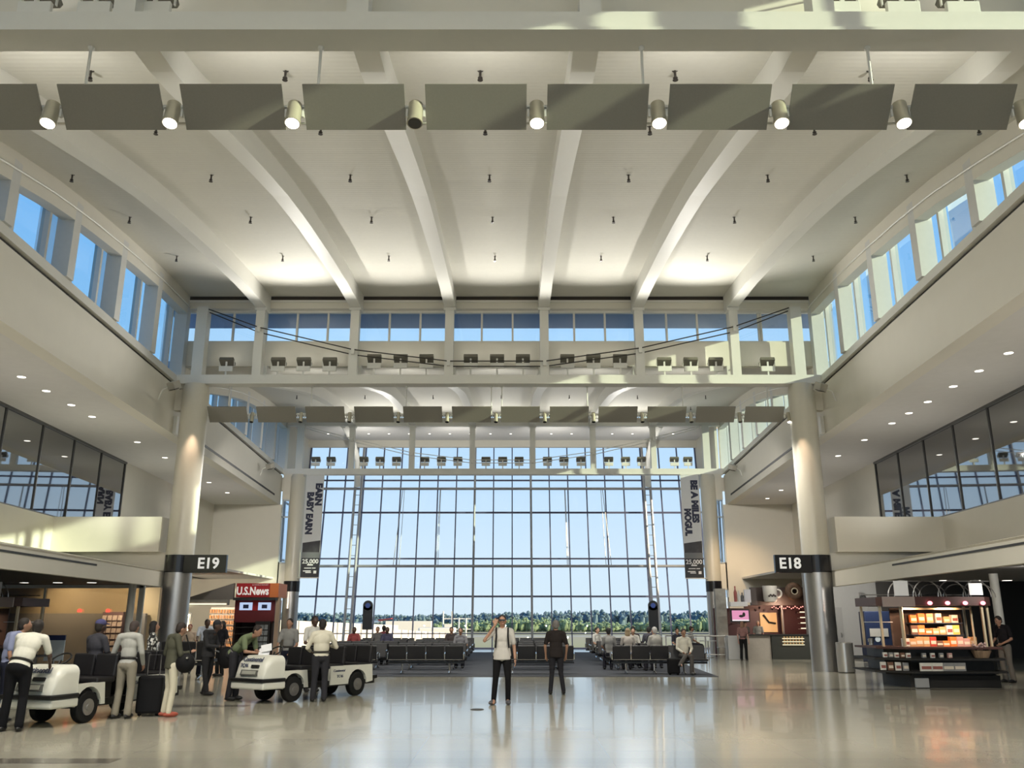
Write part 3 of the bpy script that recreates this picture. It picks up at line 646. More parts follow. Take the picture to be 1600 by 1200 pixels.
# ================================================================ OUTSIDE
apron = mat('pale_concrete_apron', (.62, .58, .52), .8, var=.12, scale=.05)
def field_mat():
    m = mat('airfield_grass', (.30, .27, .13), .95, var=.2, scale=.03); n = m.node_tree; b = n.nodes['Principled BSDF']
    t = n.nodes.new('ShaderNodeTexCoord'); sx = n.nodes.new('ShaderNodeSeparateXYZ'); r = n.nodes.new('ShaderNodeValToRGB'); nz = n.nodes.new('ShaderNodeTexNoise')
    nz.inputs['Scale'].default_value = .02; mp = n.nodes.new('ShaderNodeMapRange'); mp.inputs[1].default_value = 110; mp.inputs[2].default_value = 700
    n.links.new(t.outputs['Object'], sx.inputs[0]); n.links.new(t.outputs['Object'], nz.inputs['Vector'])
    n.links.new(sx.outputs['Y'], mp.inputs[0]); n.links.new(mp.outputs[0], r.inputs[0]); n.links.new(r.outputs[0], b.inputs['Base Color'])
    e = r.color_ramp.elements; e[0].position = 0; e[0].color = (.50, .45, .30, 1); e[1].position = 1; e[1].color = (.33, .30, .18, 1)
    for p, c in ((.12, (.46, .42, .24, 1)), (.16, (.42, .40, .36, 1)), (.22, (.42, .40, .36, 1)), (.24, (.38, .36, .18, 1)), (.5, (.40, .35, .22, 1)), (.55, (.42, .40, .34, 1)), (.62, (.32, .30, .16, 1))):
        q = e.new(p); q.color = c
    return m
struct('ground', MB().box(-200, 200, 58, 118, -5.9, -5.5), apron)
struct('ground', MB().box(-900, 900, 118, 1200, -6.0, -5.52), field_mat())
rnd = random.Random(3)
def forest(name, lab, m, Y0, Y1, n, hfun, rr, x0=-520, x1=520):
    mb = MB()
    for i in range(n):
        x = x0+(x1-x0)*(i+rnd.random())/n; y = rnd.uniform(Y0, Y1); h = hfun(x)*rnd.uniform(.75, 1.12); r = rr*rnd.uniform(.7, 1.3)
        mb.ico((x, y, -5.5+h*.5), (r, r, h*.5), 1)
        for q in range(3): mb.ico((x+rnd.uniform(-r, r)*1.1, y-rnd.uniform(0, r), -5.5+h*rnd.uniform(.55, .97)), (r*.55, r*.55, h*.09), 1)
    o = mb.build(name, m, smooth=False); tag(o, lab, 'trees', None, 'stuff'); return o
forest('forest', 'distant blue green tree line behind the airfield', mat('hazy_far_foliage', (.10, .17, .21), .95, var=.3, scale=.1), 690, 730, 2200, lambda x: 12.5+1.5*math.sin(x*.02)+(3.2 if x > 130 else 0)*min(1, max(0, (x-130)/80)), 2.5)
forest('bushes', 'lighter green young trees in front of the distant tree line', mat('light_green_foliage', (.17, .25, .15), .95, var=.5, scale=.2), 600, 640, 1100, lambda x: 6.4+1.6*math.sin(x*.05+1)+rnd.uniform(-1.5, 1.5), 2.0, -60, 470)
# jet bridge on the left -----------------------------------------------
jb = mat('cream_jet_bridge', (.66, .64, .57), .6, var=.03)
t = thing('jet_bridge', 'cream passenger boarding bridge outside the left half of the glass wall', 'jet bridge', (-16, 78, -5.5))
A = [(-24, 69, -1.2), (-12.5, 88, -1.9), (-8.2, 101, -2.4)]
for i, (a, b, wd, ht) in enumerate(((A[0], A[1], 1.7, 3.1), (A[1], A[2], 1.45, 2.7))):
    a, b = Vector(a), Vector(b); d = (b-a).normalized(); s_ = Vector((d.y, -d.x, 0))
    fa = [a-s_*wd, a+s_*wd, a+s_*wd+Vector((0, 0, ht)), a-s_*wd+Vector((0, 0, ht))]; fb = [b-s_*wd, b+s_*wd, b+s_*wd+Vector((0, 0, ht)), b-s_*wd+Vector((0, 0, ht))]
    MB().hexa(fa, fb).build('tunnel', jb, t, world=True)
    rb = MB(); L = (b-a).length
    for k in range(int(L/1.6)):
        c = a+d*(.8+1.6*k); rb.tube([c+s_*(wd+.03), c+s_*(wd+.03)+Vector((0, 0, ht))], .07, 4)
    rb.build('wall_rib', mat('bridge_rib_grey', (.30, .30, .32), .6), t, world=True)
MB().box(-10.4, -6.4, 99.5, 103.5, -2.6, .9).build('cab', jb, t, world=True, bevel=.15)
MB().box(-6.45, -6.35, 100.2, 102.6, -1.2, .4).build('cab_window', mat('dark_glass_plain', (.05, .07, .10), .1), t, world=True)
for (x, y) in ((-13.6, 86), (-9.5, 97)):
    MB().tube([(x-.9, y, -5.5), (x-.9, y, -2)], .18, 8).tube([(x+.9, y, -5.5), (x+.9, y, -2)], .18, 8).box(x-1.3, x+1.3, y-.3, y+.3, -2.6, -2.2).build('support_leg', sr, t, world=True)
# service truck with raised white box -----------------------------------
t = thing('catering_truck', 'white high lift service truck parked outside on the apron', 'truck', (-15.2, 130, -5.5))
MB().box(-18.2, -11.6, 128.8, 131.4, -1.9, 1.6).build('cargo_box', jb, t, world=True, bevel=.05)
MB().box(-19.6, -18.3, 128.9, 131.3, -5.0, -3.0).build('cab', jb, t, world=True, bevel=.2)
MB().box(-18.3, -11.4, 129, 131.2, -4.6, -4.2).build('chassis', dark, t, world=True)
MB().tube([(-17, 129.2, -4.3), (-12.6, 129.2, -1.9)], .12, 6).tube([(-12.6, 129.2, -4.3), (-17, 129.2, -1.9)], .12, 6).build('scissor_lift', sr, t, world=True)
MB().box(-17.8, -12.0, 128.76, 128.8, -1.7, -.9).build('blue_stripe', mat('navy_paint', (.05, .06, .14), .5), t, world=True)
for x in (-18.6, -15, -12.5): MB().tube([(x, 128.7, -5.05), (x, 129.1, -5.05)], .45, 16).build('wheel', dark, t, world=True)
t = thing('passenger_stairs', 'white mobile stair tower outside on the apron', 'boarding stairs', (-8, 125, -5.5))
m = MB()
for x in (-9.6, -8.4, -7.4, -6.4, -5.6): m.tube([(x, 125, -5.5), (x, 125, 2.0 if x > -8 else 2.9)], .12, 6)
for z in (-3.5, -1.5, .5, 1.9): m.tube([(-9.6, 125, z), (-5.6, 125, z)], .08, 6)
m.build('frame', jb, t, world=True); MB().box(-9.4, -8.5, 124.6, 125.6, -5.3, 1.2).build('stair_box', jb, t, world=True)
# aircraft ------------------------------------------------------------------
acw = mat('aircraft_white', (.76, .77, .78), .3); acb = mat('aircraft_pale_blue', (.35, .58, .72), .4)
t = thing('airliner', 'white airliner nose and wing behind the right end of the glass wall', 'airplane', (34, 104, -5.5))
MB().tube([(24.5, 104, -2.0), (25.6, 104, -1.5), (27.5, 104, -.95), (30, 104, -.6), (34, 104, -.5), (60, 104, -.5)], [.15, 1.1, 1.75, 2.1, 2.25, 2.25], 24).build('fuselage', acb, t, world=True, smooth=True)
MB().hexa([(12.0, 118, -2.15), (12.8, 119.5, -2.15), (13, 119.5, -2.0), (12.1, 118, -2.0)], [(34, 106, -3.0), (38, 112, -3.0), (38, 112, -2.4), (34, 106, -2.4)]).build('wing', acw, t, world=True)
MB().box(26.6, 27.6, 101.9, 102.4, -.2, .3).build('cockpit_window', mat('dark_glass_plain', (.05, .07, .10), .1), t, world=True)
for x in (30, 45): MB().tube([(x, 104, -5.5), (x, 104, -2.5)], .15, 8).tube([(x, 103.6, -5.0), (x, 104.4, -5.0)], .5, 14).build('landing_gear', dark, t, world=True)
t = thing('airliner', 'white airliner with red tipped wing beyond the boarding bridge on the left', 'airplane', (-55, 140, -5.5))
MB().tube([(-90, 150, -.7), (-42, 150, -.7), (-38, 150, -1.2), (-36.5, 150, -1.6)], [2.2, 2.2, 1.2, .2], 20).build('fuselage', acw, t, world=True, smooth=True)
MB().hexa([(-19.5, 131, 1.45), (-19.2, 132.5, 1.45), (-19.2, 132.5, 1.7), (-19.5, 131, 1.7)], [(-48, 146, -1.6), (-46, 152, -1.6), (-46, 152, -.9), (-48, 146, -.9)]).build('wing', acw, t, world=True)
MB().hexa([(-19.5, 131, 1.6), (-19.2, 132.5, 1.6), (-19.4, 132.5, 1.8), (-19.7, 131, 1.8)], [(-17.6, 130.2, 1.9), (-17.4, 131.2, 1.9), (-17.4, 131.2, 2.0), (-17.6, 130.2, 2.0)]).build('wing_tip', mat('red_paint', (.45, .05, .05), .5), t, world=True)
MB().tube([(-46, 150, -5.5), (-46, 150, -2.5)], .2, 8).tube([(-70, 150, -5.5), (-70, 150, -2.5)], .2, 8).build('landing_gear', dark, t, world=True)
# ================================================================ SHOPS AND GROUND LEVEL
grey_w = mat('grey_panel_wall', (.34, .34, .335), .6, var=.04)
dkwall = mat('dark_shop_wall', (.045, .042, .040), .6)
brn = mat('dark_brown_board', (.035, .022, .018), .5)
wood = mat('light_wood', (.36, .25, .16), .5, var=.15, scale=6)
# enclosure of the side aisles
struct('wall_right', MB().box(13.2, 16.4, 40.0, 40.3, 0, 3.9), grey_w)
struct('wall_right', MB().box(10.9, 15.3, 30.36, 30.5, 3.18, 3.9), white_p); struct('wall_left', MB().box(-16.2, -11.9, 30.36, 30.5, 3.18, 3.9), cream)
struct('wall_right', MB().box(16.4, 24, 40.0, 40.3, 0, 3.9), dkwall)
struct('wall_right', MB().box(23.4, 23.6, -9, 40, 0, 9), dkwall)
struct('wall_left', MB().box(-24, -13.9, 36.0, 36.3, 0, 3.9), grey_w); struct('wall_left', MB().box(-18.8, -18.5, 36.3, 50.2, 0, 8.1), cream); struct('wall_right', MB().box(17.6, 17.9, 40.3, 50.2, 0, 8.1), cream)
struct('wall_left', MB().box(-23.6, -23.4, -9, 36, 0, 9), dkwall)
struct('ceiling', MB().box(13.0, 24, 30.2, 50, 3.9, 4.0), soff); struct('ceiling', MB().box(-24, -13.5, 30.2, 50, 3.9, 4.0), soff)
for z, xa, xb in ((.14, 13.2, 16.4),): struct('baseboard_right', MB().box(xa, xb, 39.96, 40.0, 0, z), dark)
# steel doors in the grey wall
d = struct('door_1', MB().box(13.75, 14.75, 39.93, 40.0, 0, 2.2), mat('grey_steel_door', (.27, .27, .265), .45)); MB().box(14.6, 14.66, 39.86, 39.93, .95, 1.1).build('door_handle', steel, d)
d = struct('door_2', MB().box(-15.6, -14.6, 35.93, 36.0, 0, 2.2), mat('grey_steel_door', (.27, .27, .265), .45)); MB().box(-14.75, -14.69, 35.86, 35.93, .95, 1.1).build('door_handle', steel, d)
# white posts under the canopies
for x, y, s_ in ((13.72, 25.2, 'right'), (-13.0, 30.4, 'left')):
    o = MB().lathe([(.13, 0), (.12, .05), (.12, 2.93)], (0, 0, 0), 20).build('post', white_p, smooth=True); o.location = (x, y, 0)
    tag(o, 'slim white post under the %s shop canopy' % s_, 'post')
for i, x in enumerate((14.4, 15.45, 16.5)): downlight(x, 29.5, 2.92, '%s oblong light above the lit cart stall under the right canopy' % ORD[i], 'lights in the right canopy', .15)
for i, x in enumerate((-17.2, -16.0, -14.8)): downlight(x, 31.2, 2.92, '%s oblong light from left in the left shop canopy' % ORD[i], 'lights in the left canopy', .15)
lamp('aisle_fill_light', 'SPOT', (15.2, 27.5, 2.85), 160, (1, .9, .75), (15.2, 27.6, 0), spot_size=2.2, spot_blend=.6, shadow_soft_size=.2)
lamp('aisle_fill_light', 'SPOT', (12.6, 21.3, 2.85), 220, (1, .95, .86), (13.2, 25.5, .8), spot_size=2.0, spot_blend=.8, shadow_soft_size=.1)  # lamp added to brighten the white post and stall
lamp('aisle_fill_light', 'SPOT', (14.5, 35.5, 3.7), 600, (1, .95, .85), (14.6, 39.5, 1.2), spot_size=2.0, spot_blend=.8, shadow_soft_size=.1)  # lamp added to brighten the grey wall and its door
lamp('aisle_fill_light', 'SPOT', (-14.9, 33.6, 2.7), 150, (1, .86, .62), (-15.2, 35.2, 1.6), spot_size=2.4, spot_blend=.8, shadow_soft_size=.05)  # lamp added behind the shop front, brightening the tan wall
lamp('aisle_fill_light', 'SPOT', (-17.6, 33.6, 2.7), 200, (1, .86, .62), (-17.0, 35.2, 1.6), spot_size=2.4, spot_blend=.6, shadow_soft_size=.2)  # second added lamp for the tan wall
# left shop front (glazed, behind the carts)
t = struct('window_16', MB().box(-21, -20.9, 33.2, 33.3, 0, 2.9).box(-13.95, -13.75, 33.2, 33.3, 0, 2.9).box(-21, -13.8, 33.2, 33.3, 2.80, 2.92).box(-17.5, -17.42, 33.2, 33.3, 0, 2.8).box(-21, -13.8, 33.2, 33.3, 0, .12), white_p)
MB().box(-21, -13.8, 33.24, 33.26, 0, 2.8).build('pane', glass('shop_front_glass', (.8, .75, .68), .12, .05), t)
struct('wall_left', MB().box(-21, -13.95, 35.2, 35.4, 0, 2.9), mat('tan_shop_wall', (.46, .36, .22), .6, var=.1, scale=.6))
struct('wall_left', MB().box(-21, -14.3, 34.9, 35.1, 0, 1.9), mat('taupe_shop_counter', (.24, .22, .20), .5))
rack = thing('magazine_rack', 'tall narrow rack of pale magazines inside the left shop front', 'rack', (-15.3, 34.5, 0))
MB().box(-15.75, -14.95, 34.4, 34.7, 0, 1.95).build('frame', mat('plum_rack', (.20, .12, .13), .5), rack, world=True)
m = MB()
for r in range(7):
    for c in range(4): m.obox((-15.65+.2*c, 34.37, .35+.23*r), (.16, .02, .19), rx=-.2)
o = m.build('magazines', mat('magazine_covers', (.62, .50, .44), .5, var=.5, scale=5), rack, world=True); o['kind'] = 'stuff'
t = thing('poster_stand', 'blue and white notice board on a stand beside the left shop front', 'sign', (-13.9, 27.5, 0))
MB().box(-14.2, -13.62, 27.45, 27.5, .45, 1.05).build('board', mat('pale_blue_sheet', (.60, .68, .74), .5), t, world=True)
MB().box(-14.2, -13.62, 27.44, 27.5, 1.05, 1.2).build('header', mat('navy_sheet', (.03, .04, .12), .5), t, world=True)
MB().box(-13.93, -13.89, 27.46, 27.5, 0, .45).box(-14.1, -13.7, 27.3, 27.65, 0, .03).build('foot', steel, t, world=True)
# red alarm lamps on the tan wall
for x, l in ((-16.05, 'left'), (-15.0, 'right')):
    o = MB().lathe([(.07, -.05), (.08, .02), (.04, .07)], seg=12).build('alarm_light', emis('red_alarm', (1, .10, .06), 1.6)); o.location = (x, 33.15, 1.98); tag(o, 'small red lamp on the left shop front, the %s one of two' % l, 'lamp')

# ---- US news stand -------------------------------------------------------
red = mat('news_red', (.42, .02, .025), .4); wred = mat('dark_red', (.16, .015, .02), .5)
t = thing('newsstand', 'red newsstand kiosk with white news lettering and magazine racks', 'kiosk', (-12.4, 44, 0))
MB().box(-13.35, -11.55, 43.0, 44.6, 2.72, 3.38).build('sign_box', red, t, world=True, bevel=.01)
MB().box(-11.72, -11.30, 42.97, 44.6, 2.72, 3.38).build('orange_end_panel', mat('orange_panel', (.70, .20, .05), .5), t, world=True)
MB().box(-13.4, -11.35, 42.75, 43.1, 2.58, 2.70).build('awning', mat('awning_black', (.03, .03, .03), .5), t, world=True)
text('U.S.News', .52, (-12.55, 42.98, 3.00), (PI/2, 0, 0), mat('news_white', (.85, .83, .8), .5, emit=(1, .95, .9), estr=.3), t, bold=.016, fit=1.55)
text('& WORLD REPORT', .09, (-12.2, 42.98, 3.30), (PI/2, 0, 0), wht, t)
MB().box(-13.45, -11.5, 43.3, 44.5, 1.55, 2.6).build('wall_panel', wred, t, world=True)
MB().box(-12.58, -12.28, 43.26, 43.3, 2.1, 2.6).build('red_panel', red, t, world=True)
for x in (-12.9, -12.0):
    s_ = MB().box(x-.3, x+.3, 43.22, 43.3, 2.12, 2.48).build('screen', emis('screen_blue', (.55, .68, .95), .9), t, world=True)
    MB().box(x-.12, x+.14, 43.2, 43.22, 2.2, 2.38).build('screen_picture', mat('navy_sheet', (.03, .04, .12), .5), t, world=True)
MB().box(-13.45, -13.35, 43.3, 44.5, 0, 1.6).box(-11.6, -11.5, 43.3, 44.5, 0, 1.6).box(-13.4, -11.5, 44.3, 44.5, 0, 1.6).build('cabinet', brn, t, world=True)
for k in range(5): MB().box(-13.35, -12.4, 43.5, 44.3, .1+.3*k, .13+.3*k).build('shelf', dkwall, t, world=True)
MB().box(-11.45, -11.25, 43.2, 43.4, 0, 2.72).build('corner_post', mat('tan_post', (.50, .36, .26), .5), t, world=True)
r2 = thing('magazine_rack', 'black rack of dark magazines in front of the newsstand counter', 'rack', (-11.95, 42.9, 0))
MB().box(-12.3, -11.6, 42.95, 43.15, 0, 1.6).build('frame', dark, r2, world=True)
m = MB()
for r in range(5):
    for c in range(3): m.obox((-12.16+.2*c, 42.92, .25+.27*r), (.17, .02, .22), rx=-.2)
o = m.build('magazines', mat('grey_covers', (.25, .27, .28), .5, var=.8, scale=6), r2, world=True); o['kind'] = 'stuff'
# gift shop interior to its left
t = thing('shop_shelves', 'brightly lit shop shelves full of orange packets left of the newsstand', 'shelves', (-14.6, 46.2, 0))
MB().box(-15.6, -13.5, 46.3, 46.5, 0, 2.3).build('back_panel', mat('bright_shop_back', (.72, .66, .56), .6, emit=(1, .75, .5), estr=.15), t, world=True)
for k in range(7): MB().box(-15.6, -13.5, 45.95, 46.3, .3+.28*k, .33+.28*k).build('shelf', wood, t, world=True)
m = MB()
rr = random.Random(5)
for k in range(7):
    for c in range(15): m.obox((-15.5+.135*c, 46.0, .42+.28*k), (.10, .05, .17), rz=rr.uniform(-.2, .2))
o = m.build('packets', mat('orange_packets', (.72, .25, .07), .5, var=.7, scale=9), t, world=True); o['kind'] = 'stuff'
t = thing('clothes_rack', 'rail of white and pink shirts in the bright shop by the left column', 'clothes rack', (-16.7, 44, 0))
MB().tube([(-17.6, 44, 0), (-17.6, 44, 2.0), (-15.8, 44, 2.0), (-15.8, 44, 0)], .025, 8).build('rail', steel, t, world=True)
for k, c in enumerate(((.78, .72, .68), (.62, .25, .22), (.80, .78, .72), (.76, .60, .55), (.80, .79, .76), (.70, .35, .18), (.8, .77, .6))):
    x = -17.45+.26*k; MB().hexa([(x-.08, 43.8, 1.95), (x+.08, 43.8, 1.95), (x+.08, 44.2, 1.95), (x-.08, 44.2, 1.95)], [(x-.11, 43.7, 1.0), (x+.11, 43.7, 1.0), (x+.11, 44.3, 1.0), (x-.11, 44.3, 1.0)]).build('shirt', mat('cloth_%d' % k, c, .8), t, world=True)
t = thing('shop_fascia', 'grey patterned fascia boards above the bright shop behind the left near column', 'shop fascia', (-15.6, 42, 2.6))
MB().box(-18.2, -18.0, 42.0, 42.3, 0, 3.3).box(-18.2, -15.3, 42.0, 42.3, 2.75, 3.3).box(-18.2, -13.5, 42.3, 42.6, 2.35, 2.6).build('board', mat('mottled_grey_board', (.32, .31, .28), .7, var=.5, scale=3), t, world=True)
MB().hexa([(-15.3, 42.3, 2.6), (-13.45, 42.9, 2.62), (-13.45, 42.9, 3.38), (-15.3, 42.3, 2.72)], [(-15.3, 42.5, 2.6), (-13.45, 43.1, 2.62), (-13.45, 43.1, 3.38), (-15.3, 42.5, 2.72)]).build('sloped_board', mat('taupe_board', (.20, .18, .16), .7), t, world=True)
MB().box(-18.15, -13.55, 42.25, 42.3, 2.36, 2.42).build('light_strip', emis('warm_strip', (1, .85, .6), 1.5), t, world=True)
lamp('shop_light', 'SPOT', (-15.6, 42.5, 2.3), 700, (1, .87, .70), (-15.6, 46, 1.1), spot_size=2.3, spot_blend=.8, shadow_soft_size=.03)

# ---- coffee shop on the right ------------------------------------------------
t = thing('coffee_counter', 'dark coffee shop counter with pastry shelves behind the right near column', 'counter', (12.2, 40.5, 0))
MB().box(11.35, 14.2, 39.4, 40.0, 0, 1.0).build('dark_front', mat('olive_black', (.03, .032, .026), .5), t, world=True)
MB().box(10.05, 11.33, 39.5, 40.1, 0, 1.02).build('wood_front', mat('grey_beige_counter', (.40, .36, .31), .5, var=.1), t, world=True)
MB().box(10.0, 14.2, 39.35, 40.15, 1.0, 1.05).build('worktop', dark, t, world=True)
MB().box(11.2, 14.2, 43.0, 43.15, 0, 2.35).build('back_wall', mat('wine_wall', (.06, .018, .02), .5), t, world=True)
MB().box(11.25, 14.0, 41.9, 42.1, 2.33, 3.15).build('sign_board', brn, t, world=True)
MB().box(9.6, 11.2, 42.6, 42.75, 0, 2.2).build('left_wall', mat('wine_wall', (.06, .018, .02), .5), t, world=True)
MB().box(11.9, 12.7, 42.93, 43.0, 1.1, 2.0).build('poster', mat('poster_orange', (.55, .36, .16), .5, emit=(1, .6, .25), estr=.25), t, world=True)
MB().tube([(12.05, 42.9, 1.9), (12.3, 42.9, 1.55), (12.62, 42.9, 1.5)], .05, 6).build('poster_motif', dark, t, world=True)
MB().box(12.72, 12.8, 42.2, 42.3, 1.0, 2.35).build('steel_post', steel, t, world=True)
shl = emis('warm_shelf_light', (1, .82, .55), 1.6)
for k in range(4):
    MB().box(13.2, 14.1, 41.0, 41.4, 1.25+.24*k, 1.27+.24*k).build('shelf', steel, t, world=True)
    MB().box(13.2, 14.1, 40.98, 41.0, 1.27+.24*k, 1.31+.24*k).build('shelf_light', shl, t, world=True)
for k in range(3):
    MB().box(11.8, 12.75, 39.3, 39.34, .60+.13*k, .625+.13*k).build('display_light', shl, t, world=True)
m = MB()
for c in range(7):
    for k in range(3): m.ball((11.88+.13*c, 39.30, .67+.13*k), (.045, .03, .03), 8, 6)
o = m.build('pastries', mat('pastry_gold', (.62, .40, .16), .5), t, world=True); o['kind'] = 'stuff'
m = MB()
for k in range(22): m.ball((12.2+.09*k, 41.85, 2.22+.05*math.sin(k*1.7)), .028, 8, 6)
o = m.build('fairy_lights', emis('pink_fairy_light', (1, .35, .28), 2.2), t, world=True); o['kind'] = 'stuff'
lamp('shop_light', 'SPOT', (12.6, 40.9, 2.3), 170, (1, .62, .42), (12.5, 43, 1.2), spot_size=2.4, spot_blend=.8, shadow_soft_size=.03)
lamp('shop_light', 'SPOT', (12.3, 39.6, 5.5), 160, (1, .9, .78), (12.5, 41.8, 2.8), spot_size=.9, spot_blend=.9, shadow_soft_size=.03)
lamp('shop_light', 'SPOT', (11.5, 46, 7.6), 800, (1, .70, .40), (12.8, 49.9, 3.2), spot_size=1.2, spot_blend=1., shadow_soft_size=.3)
mg = thing('giant_mug', 'oversized white coffee mug mounted on the dark coffee shop sign board', 'sign ornament', (12.05, 41.5, 2.45))
MB().lathe([(.20, 0), (.27, .03), (.31, .15), (.33, .75), (.31, .75), (.29, .68), (.02, .66)], seg=28).build('cup', mat('mug_white', (.62, .60, .55), .35), mg, smooth=True)
MB().torus((.36, 0, .40), .17, .045, Matrix.Rotation(PI/2, 4, 'X'), a0=-PI*.55, a1=PI*.55).build('handle', mat('mug_white', (.62, .60, .55), .35), mg, smooth=True)
m = MB()
for k in range(5): m.ball((-.14+.07*k, -.325, .28+.05*(k % 2)), (.05, .02, .045), 8, 6)
m.build('bean_motif', brn, mg)
ck = thing('giant_cookie', 'round brown ring shaped ornament beside the giant mug on the sign board', 'sign ornament', (13.2, 41.6, 2.95))
MB().torus((0, 0, 0), .27, .15, Matrix.Rotation(PI/2, 4, 'X'), seg=28, cs=10).build('ring', mat('speckled_brown', (.12, .07, .045), .7, var=.8, scale=14), ck, smooth=True)
MB().torus((0, -.12, 0), .14, .03, Matrix.Rotation(PI/2, 4, 'X'), seg=20, cs=6).build('centre', mat('cream_ring', (.5, .44, .34), .6), ck, smooth=True)
tv = thing('television', 'small television with a pink picture by the coffee shop entrance', 'television', (10.5, 41.0, 1.6))
MB().box(10.02, 10.9, 40.98, 41.1, 1.56, 2.14).build('case', dark, tv, world=True, bevel=.01)
MB().box(10.08, 10.84, 40.965, 40.98, 1.62, 2.08).build('screen', emis('pink_screen', (.85, .35, .55), .9), tv, world=True)
MB().box(10.08, 10.84, 40.955, 40.965, 1.62, 1.67).build('caption_bar', emis('white_screen', (1, .95, .95), 1), tv, world=True)
MB().ball((10.5, 40.96, 1.83), (.12, .01, .06), 10, 6).ball((10.62, 40.96, 1.9), (.07, .01, .1), 10, 6).build('picture_figure', dark, tv, world=True)
MB().tube([(10.46, 41.1, 1.6), (10.46, 41.3, 1.5), (10.46, 42.6, 1.5)], .03, 6).build('arm', steel, tv, world=True)
t = thing('entrance_pillar', 'grey beige square pillar left of the coffee shop', 'pillar', (10.0, 42.4, 0))
MB().box(9.65, 10.15, 42.2, 42.55, 0, 3.1).build('pillar', mat('mottled_grey_board', (.32, .31, .28), .7), t, world=True)
t = thing('display_shelf', 'white shelf and pale menu board above the television by the coffee shop', 'shelf', (10.6, 41.9, 2.28)); MB().box(10.2, 11.0, 41.6, 42.2, 2.28, 2.48).build('white_shelf', wht, t, world=True)
MB().box(10.95, 11.25, 41.9, 42.0, 2.45, 3.05).build('menu_board', mat('pale_lilac', (.55, .55, .60), .5), t, world=True)
for i, (x, c, h) in enumerate(((10.5, (.30, .06, .05), .72), (10.66, (.6, .6, .58), .5), (10.82, (.05, .05, .06), .42))):
    o = MB().lathe([(.07, 0), (.075, h*.6), (.03, h*.8), (.035, h)], seg=12).build('bottle', mat('bottle_%d' % i, c, .3), smooth=True); o.location = (x, 41.8, 2.48)
    tag(o, ('tall dark red', 'white', 'short black')[i]+' bottle standing on the white shelf by the coffee shop', 'bottle')
# planter, railing and cafe furniture by the far right column
t = thing('planter_box', 'square brushed grey planter box at the corner of the cafe railing', 'planter', (9.7, 39.2, 0))
MB().box(9.35, 10.05, 39.0, 39.4, 0, 1.0).build('box', mat('pale_steel_panel', (.46, .46, .45), .4, .4), t, world=True, bevel=.02)
MB().box(9.42, 9.98, 39.05, 39.35, .98, 1.01).build('soil', brn, t, world=True)
t = thing('railing', 'low metal railing around the cafe seating near the far right column', 'railing', (8.2, 39.6, 0))
MB().tube([(6.9, 40.4, .98), (9.3, 39.2, .98)], .03, 8).tube([(6.9, 40.4, .2), (9.3, 39.2, .2)], .02, 8).build('rail', steel, t, world=True)
for k in range(4): x = 6.9+.8*k; y = 40.4-.4*k; MB().box(x-.03, x+.03, y-.03, y+.03, 0, .98).build('upright', steel, t, world=True)
def cafe_table(x, y, lab):
    t = thing('cafe_table', lab, 'table', (x, y, 0), 0, None)
    MB().lathe([(.38, .72), (.38, .75)], seg=24).build('table_top', mat('pale_steel_panel', (.46, .46, .45), .4, .4), t)
    MB().lathe([(.22, 0), (.22, .02), (.04, .04), (.03, .72)], seg=16).build('pedestal', steel, t)
def cafe_chair(x, y, rz, lab):
    t = thing('cafe_chair', lab, 'chair', (x, y, 0), rz)
    MB().box(-.2, .2, -.2, .2, .43, .46).build('seat', steel, t, bevel=.01)
    MB().box(-.2, .2, .17, .2, .62, .88).build('backrest', steel, t, bevel=.01)
    for sx in (-1, 1):
        MB().tube([(sx*.18, .18, 0), (sx*.18, .18, .88)], .014, 6).build('leg', steel, t)
        MB().tube([(sx*.18, -.18, 0), (sx*.18, -.18, .44)], .014, 6).build('leg', steel, t)
cafe_table(7.7, 41.6, 'round steel cafe table behind the railing, nearer the glass wall'); cafe_table(9.0, 41.4, 'round steel cafe table behind the railing, nearer the planter box')
cafe_chair(7.1, 41.5, 1.4, 'steel cafe chair left of the left cafe table'); cafe_chair(8.3, 41.7, -1.5, 'steel cafe chair between the two cafe tables'); cafe_chair(9.6, 41.3, -1.6, 'steel cafe chair right of the right cafe table')
# litter bin, steel bollard posts, blue terminal
t = thing('litter_bin', 'cylindrical brushed steel litter bin against the right near column', 'bin', (10.84, 29.45, 0))
MB().lathe([(.27, .03), (.27, .93), (.22, .95), (.22, .90), (.0, .90)], seg=32).build('body', mat('bright_steel', (.62, .61, .58), .25, .7, var=.05, scale=40), t, smooth=True)
MB().lathe([(.25, 0), (.25, .04)], seg=32).build('base', dark, t)
def stanchion(x, y, h, r, lab, top=True):
    t = thing('stanchion', lab, 'stanchion', (x, y, 0))
    MB().lathe([(r*3.2, 0), (r*3.2, .015), (r*1.2, .03)], seg=20).build('base', steel, t, smooth=True)
    MB().lathe([(r, .02), (r, h)], seg=16).build('pole', mat('bright_steel', (.62, .61, .58), .25, .7), t, smooth=True)
    if top: MB().lathe([(r*1.4, h-.1), (r*1.4, h), (r*.8, h+.03)], seg=16).build('cap', steel, t, smooth=True)
stanchion(13.15, 33.0, .98, .08, 'thick steel stanchion beside the dark blue terminal')
stanchion(11.75, 26.6, 1.15, .03, 'thin steel stanchion left of the lit cart stall')
stanchion(-9.5, 24.2, 1.05, .035, 'thin white stanchion in front of the black bench on the left')
t = thing('service_terminal', 'dark blue self service terminal with a white notice beside the right aisle', 'terminal', (14.9, 36.9, 0))
MB().box(14.45, 15.75, 36.7, 37.3, 0, 2.0).build('cabinet', mat('terminal_navy', (.018, .028, .07), .35), t, world=True, bevel=.03)
MB().box(14.6, 15.35, 36.66, 36.7, 1.0, 1.32).build('notice', mat('notice_grey', (.42, .41, .38), .6), t, world=True)
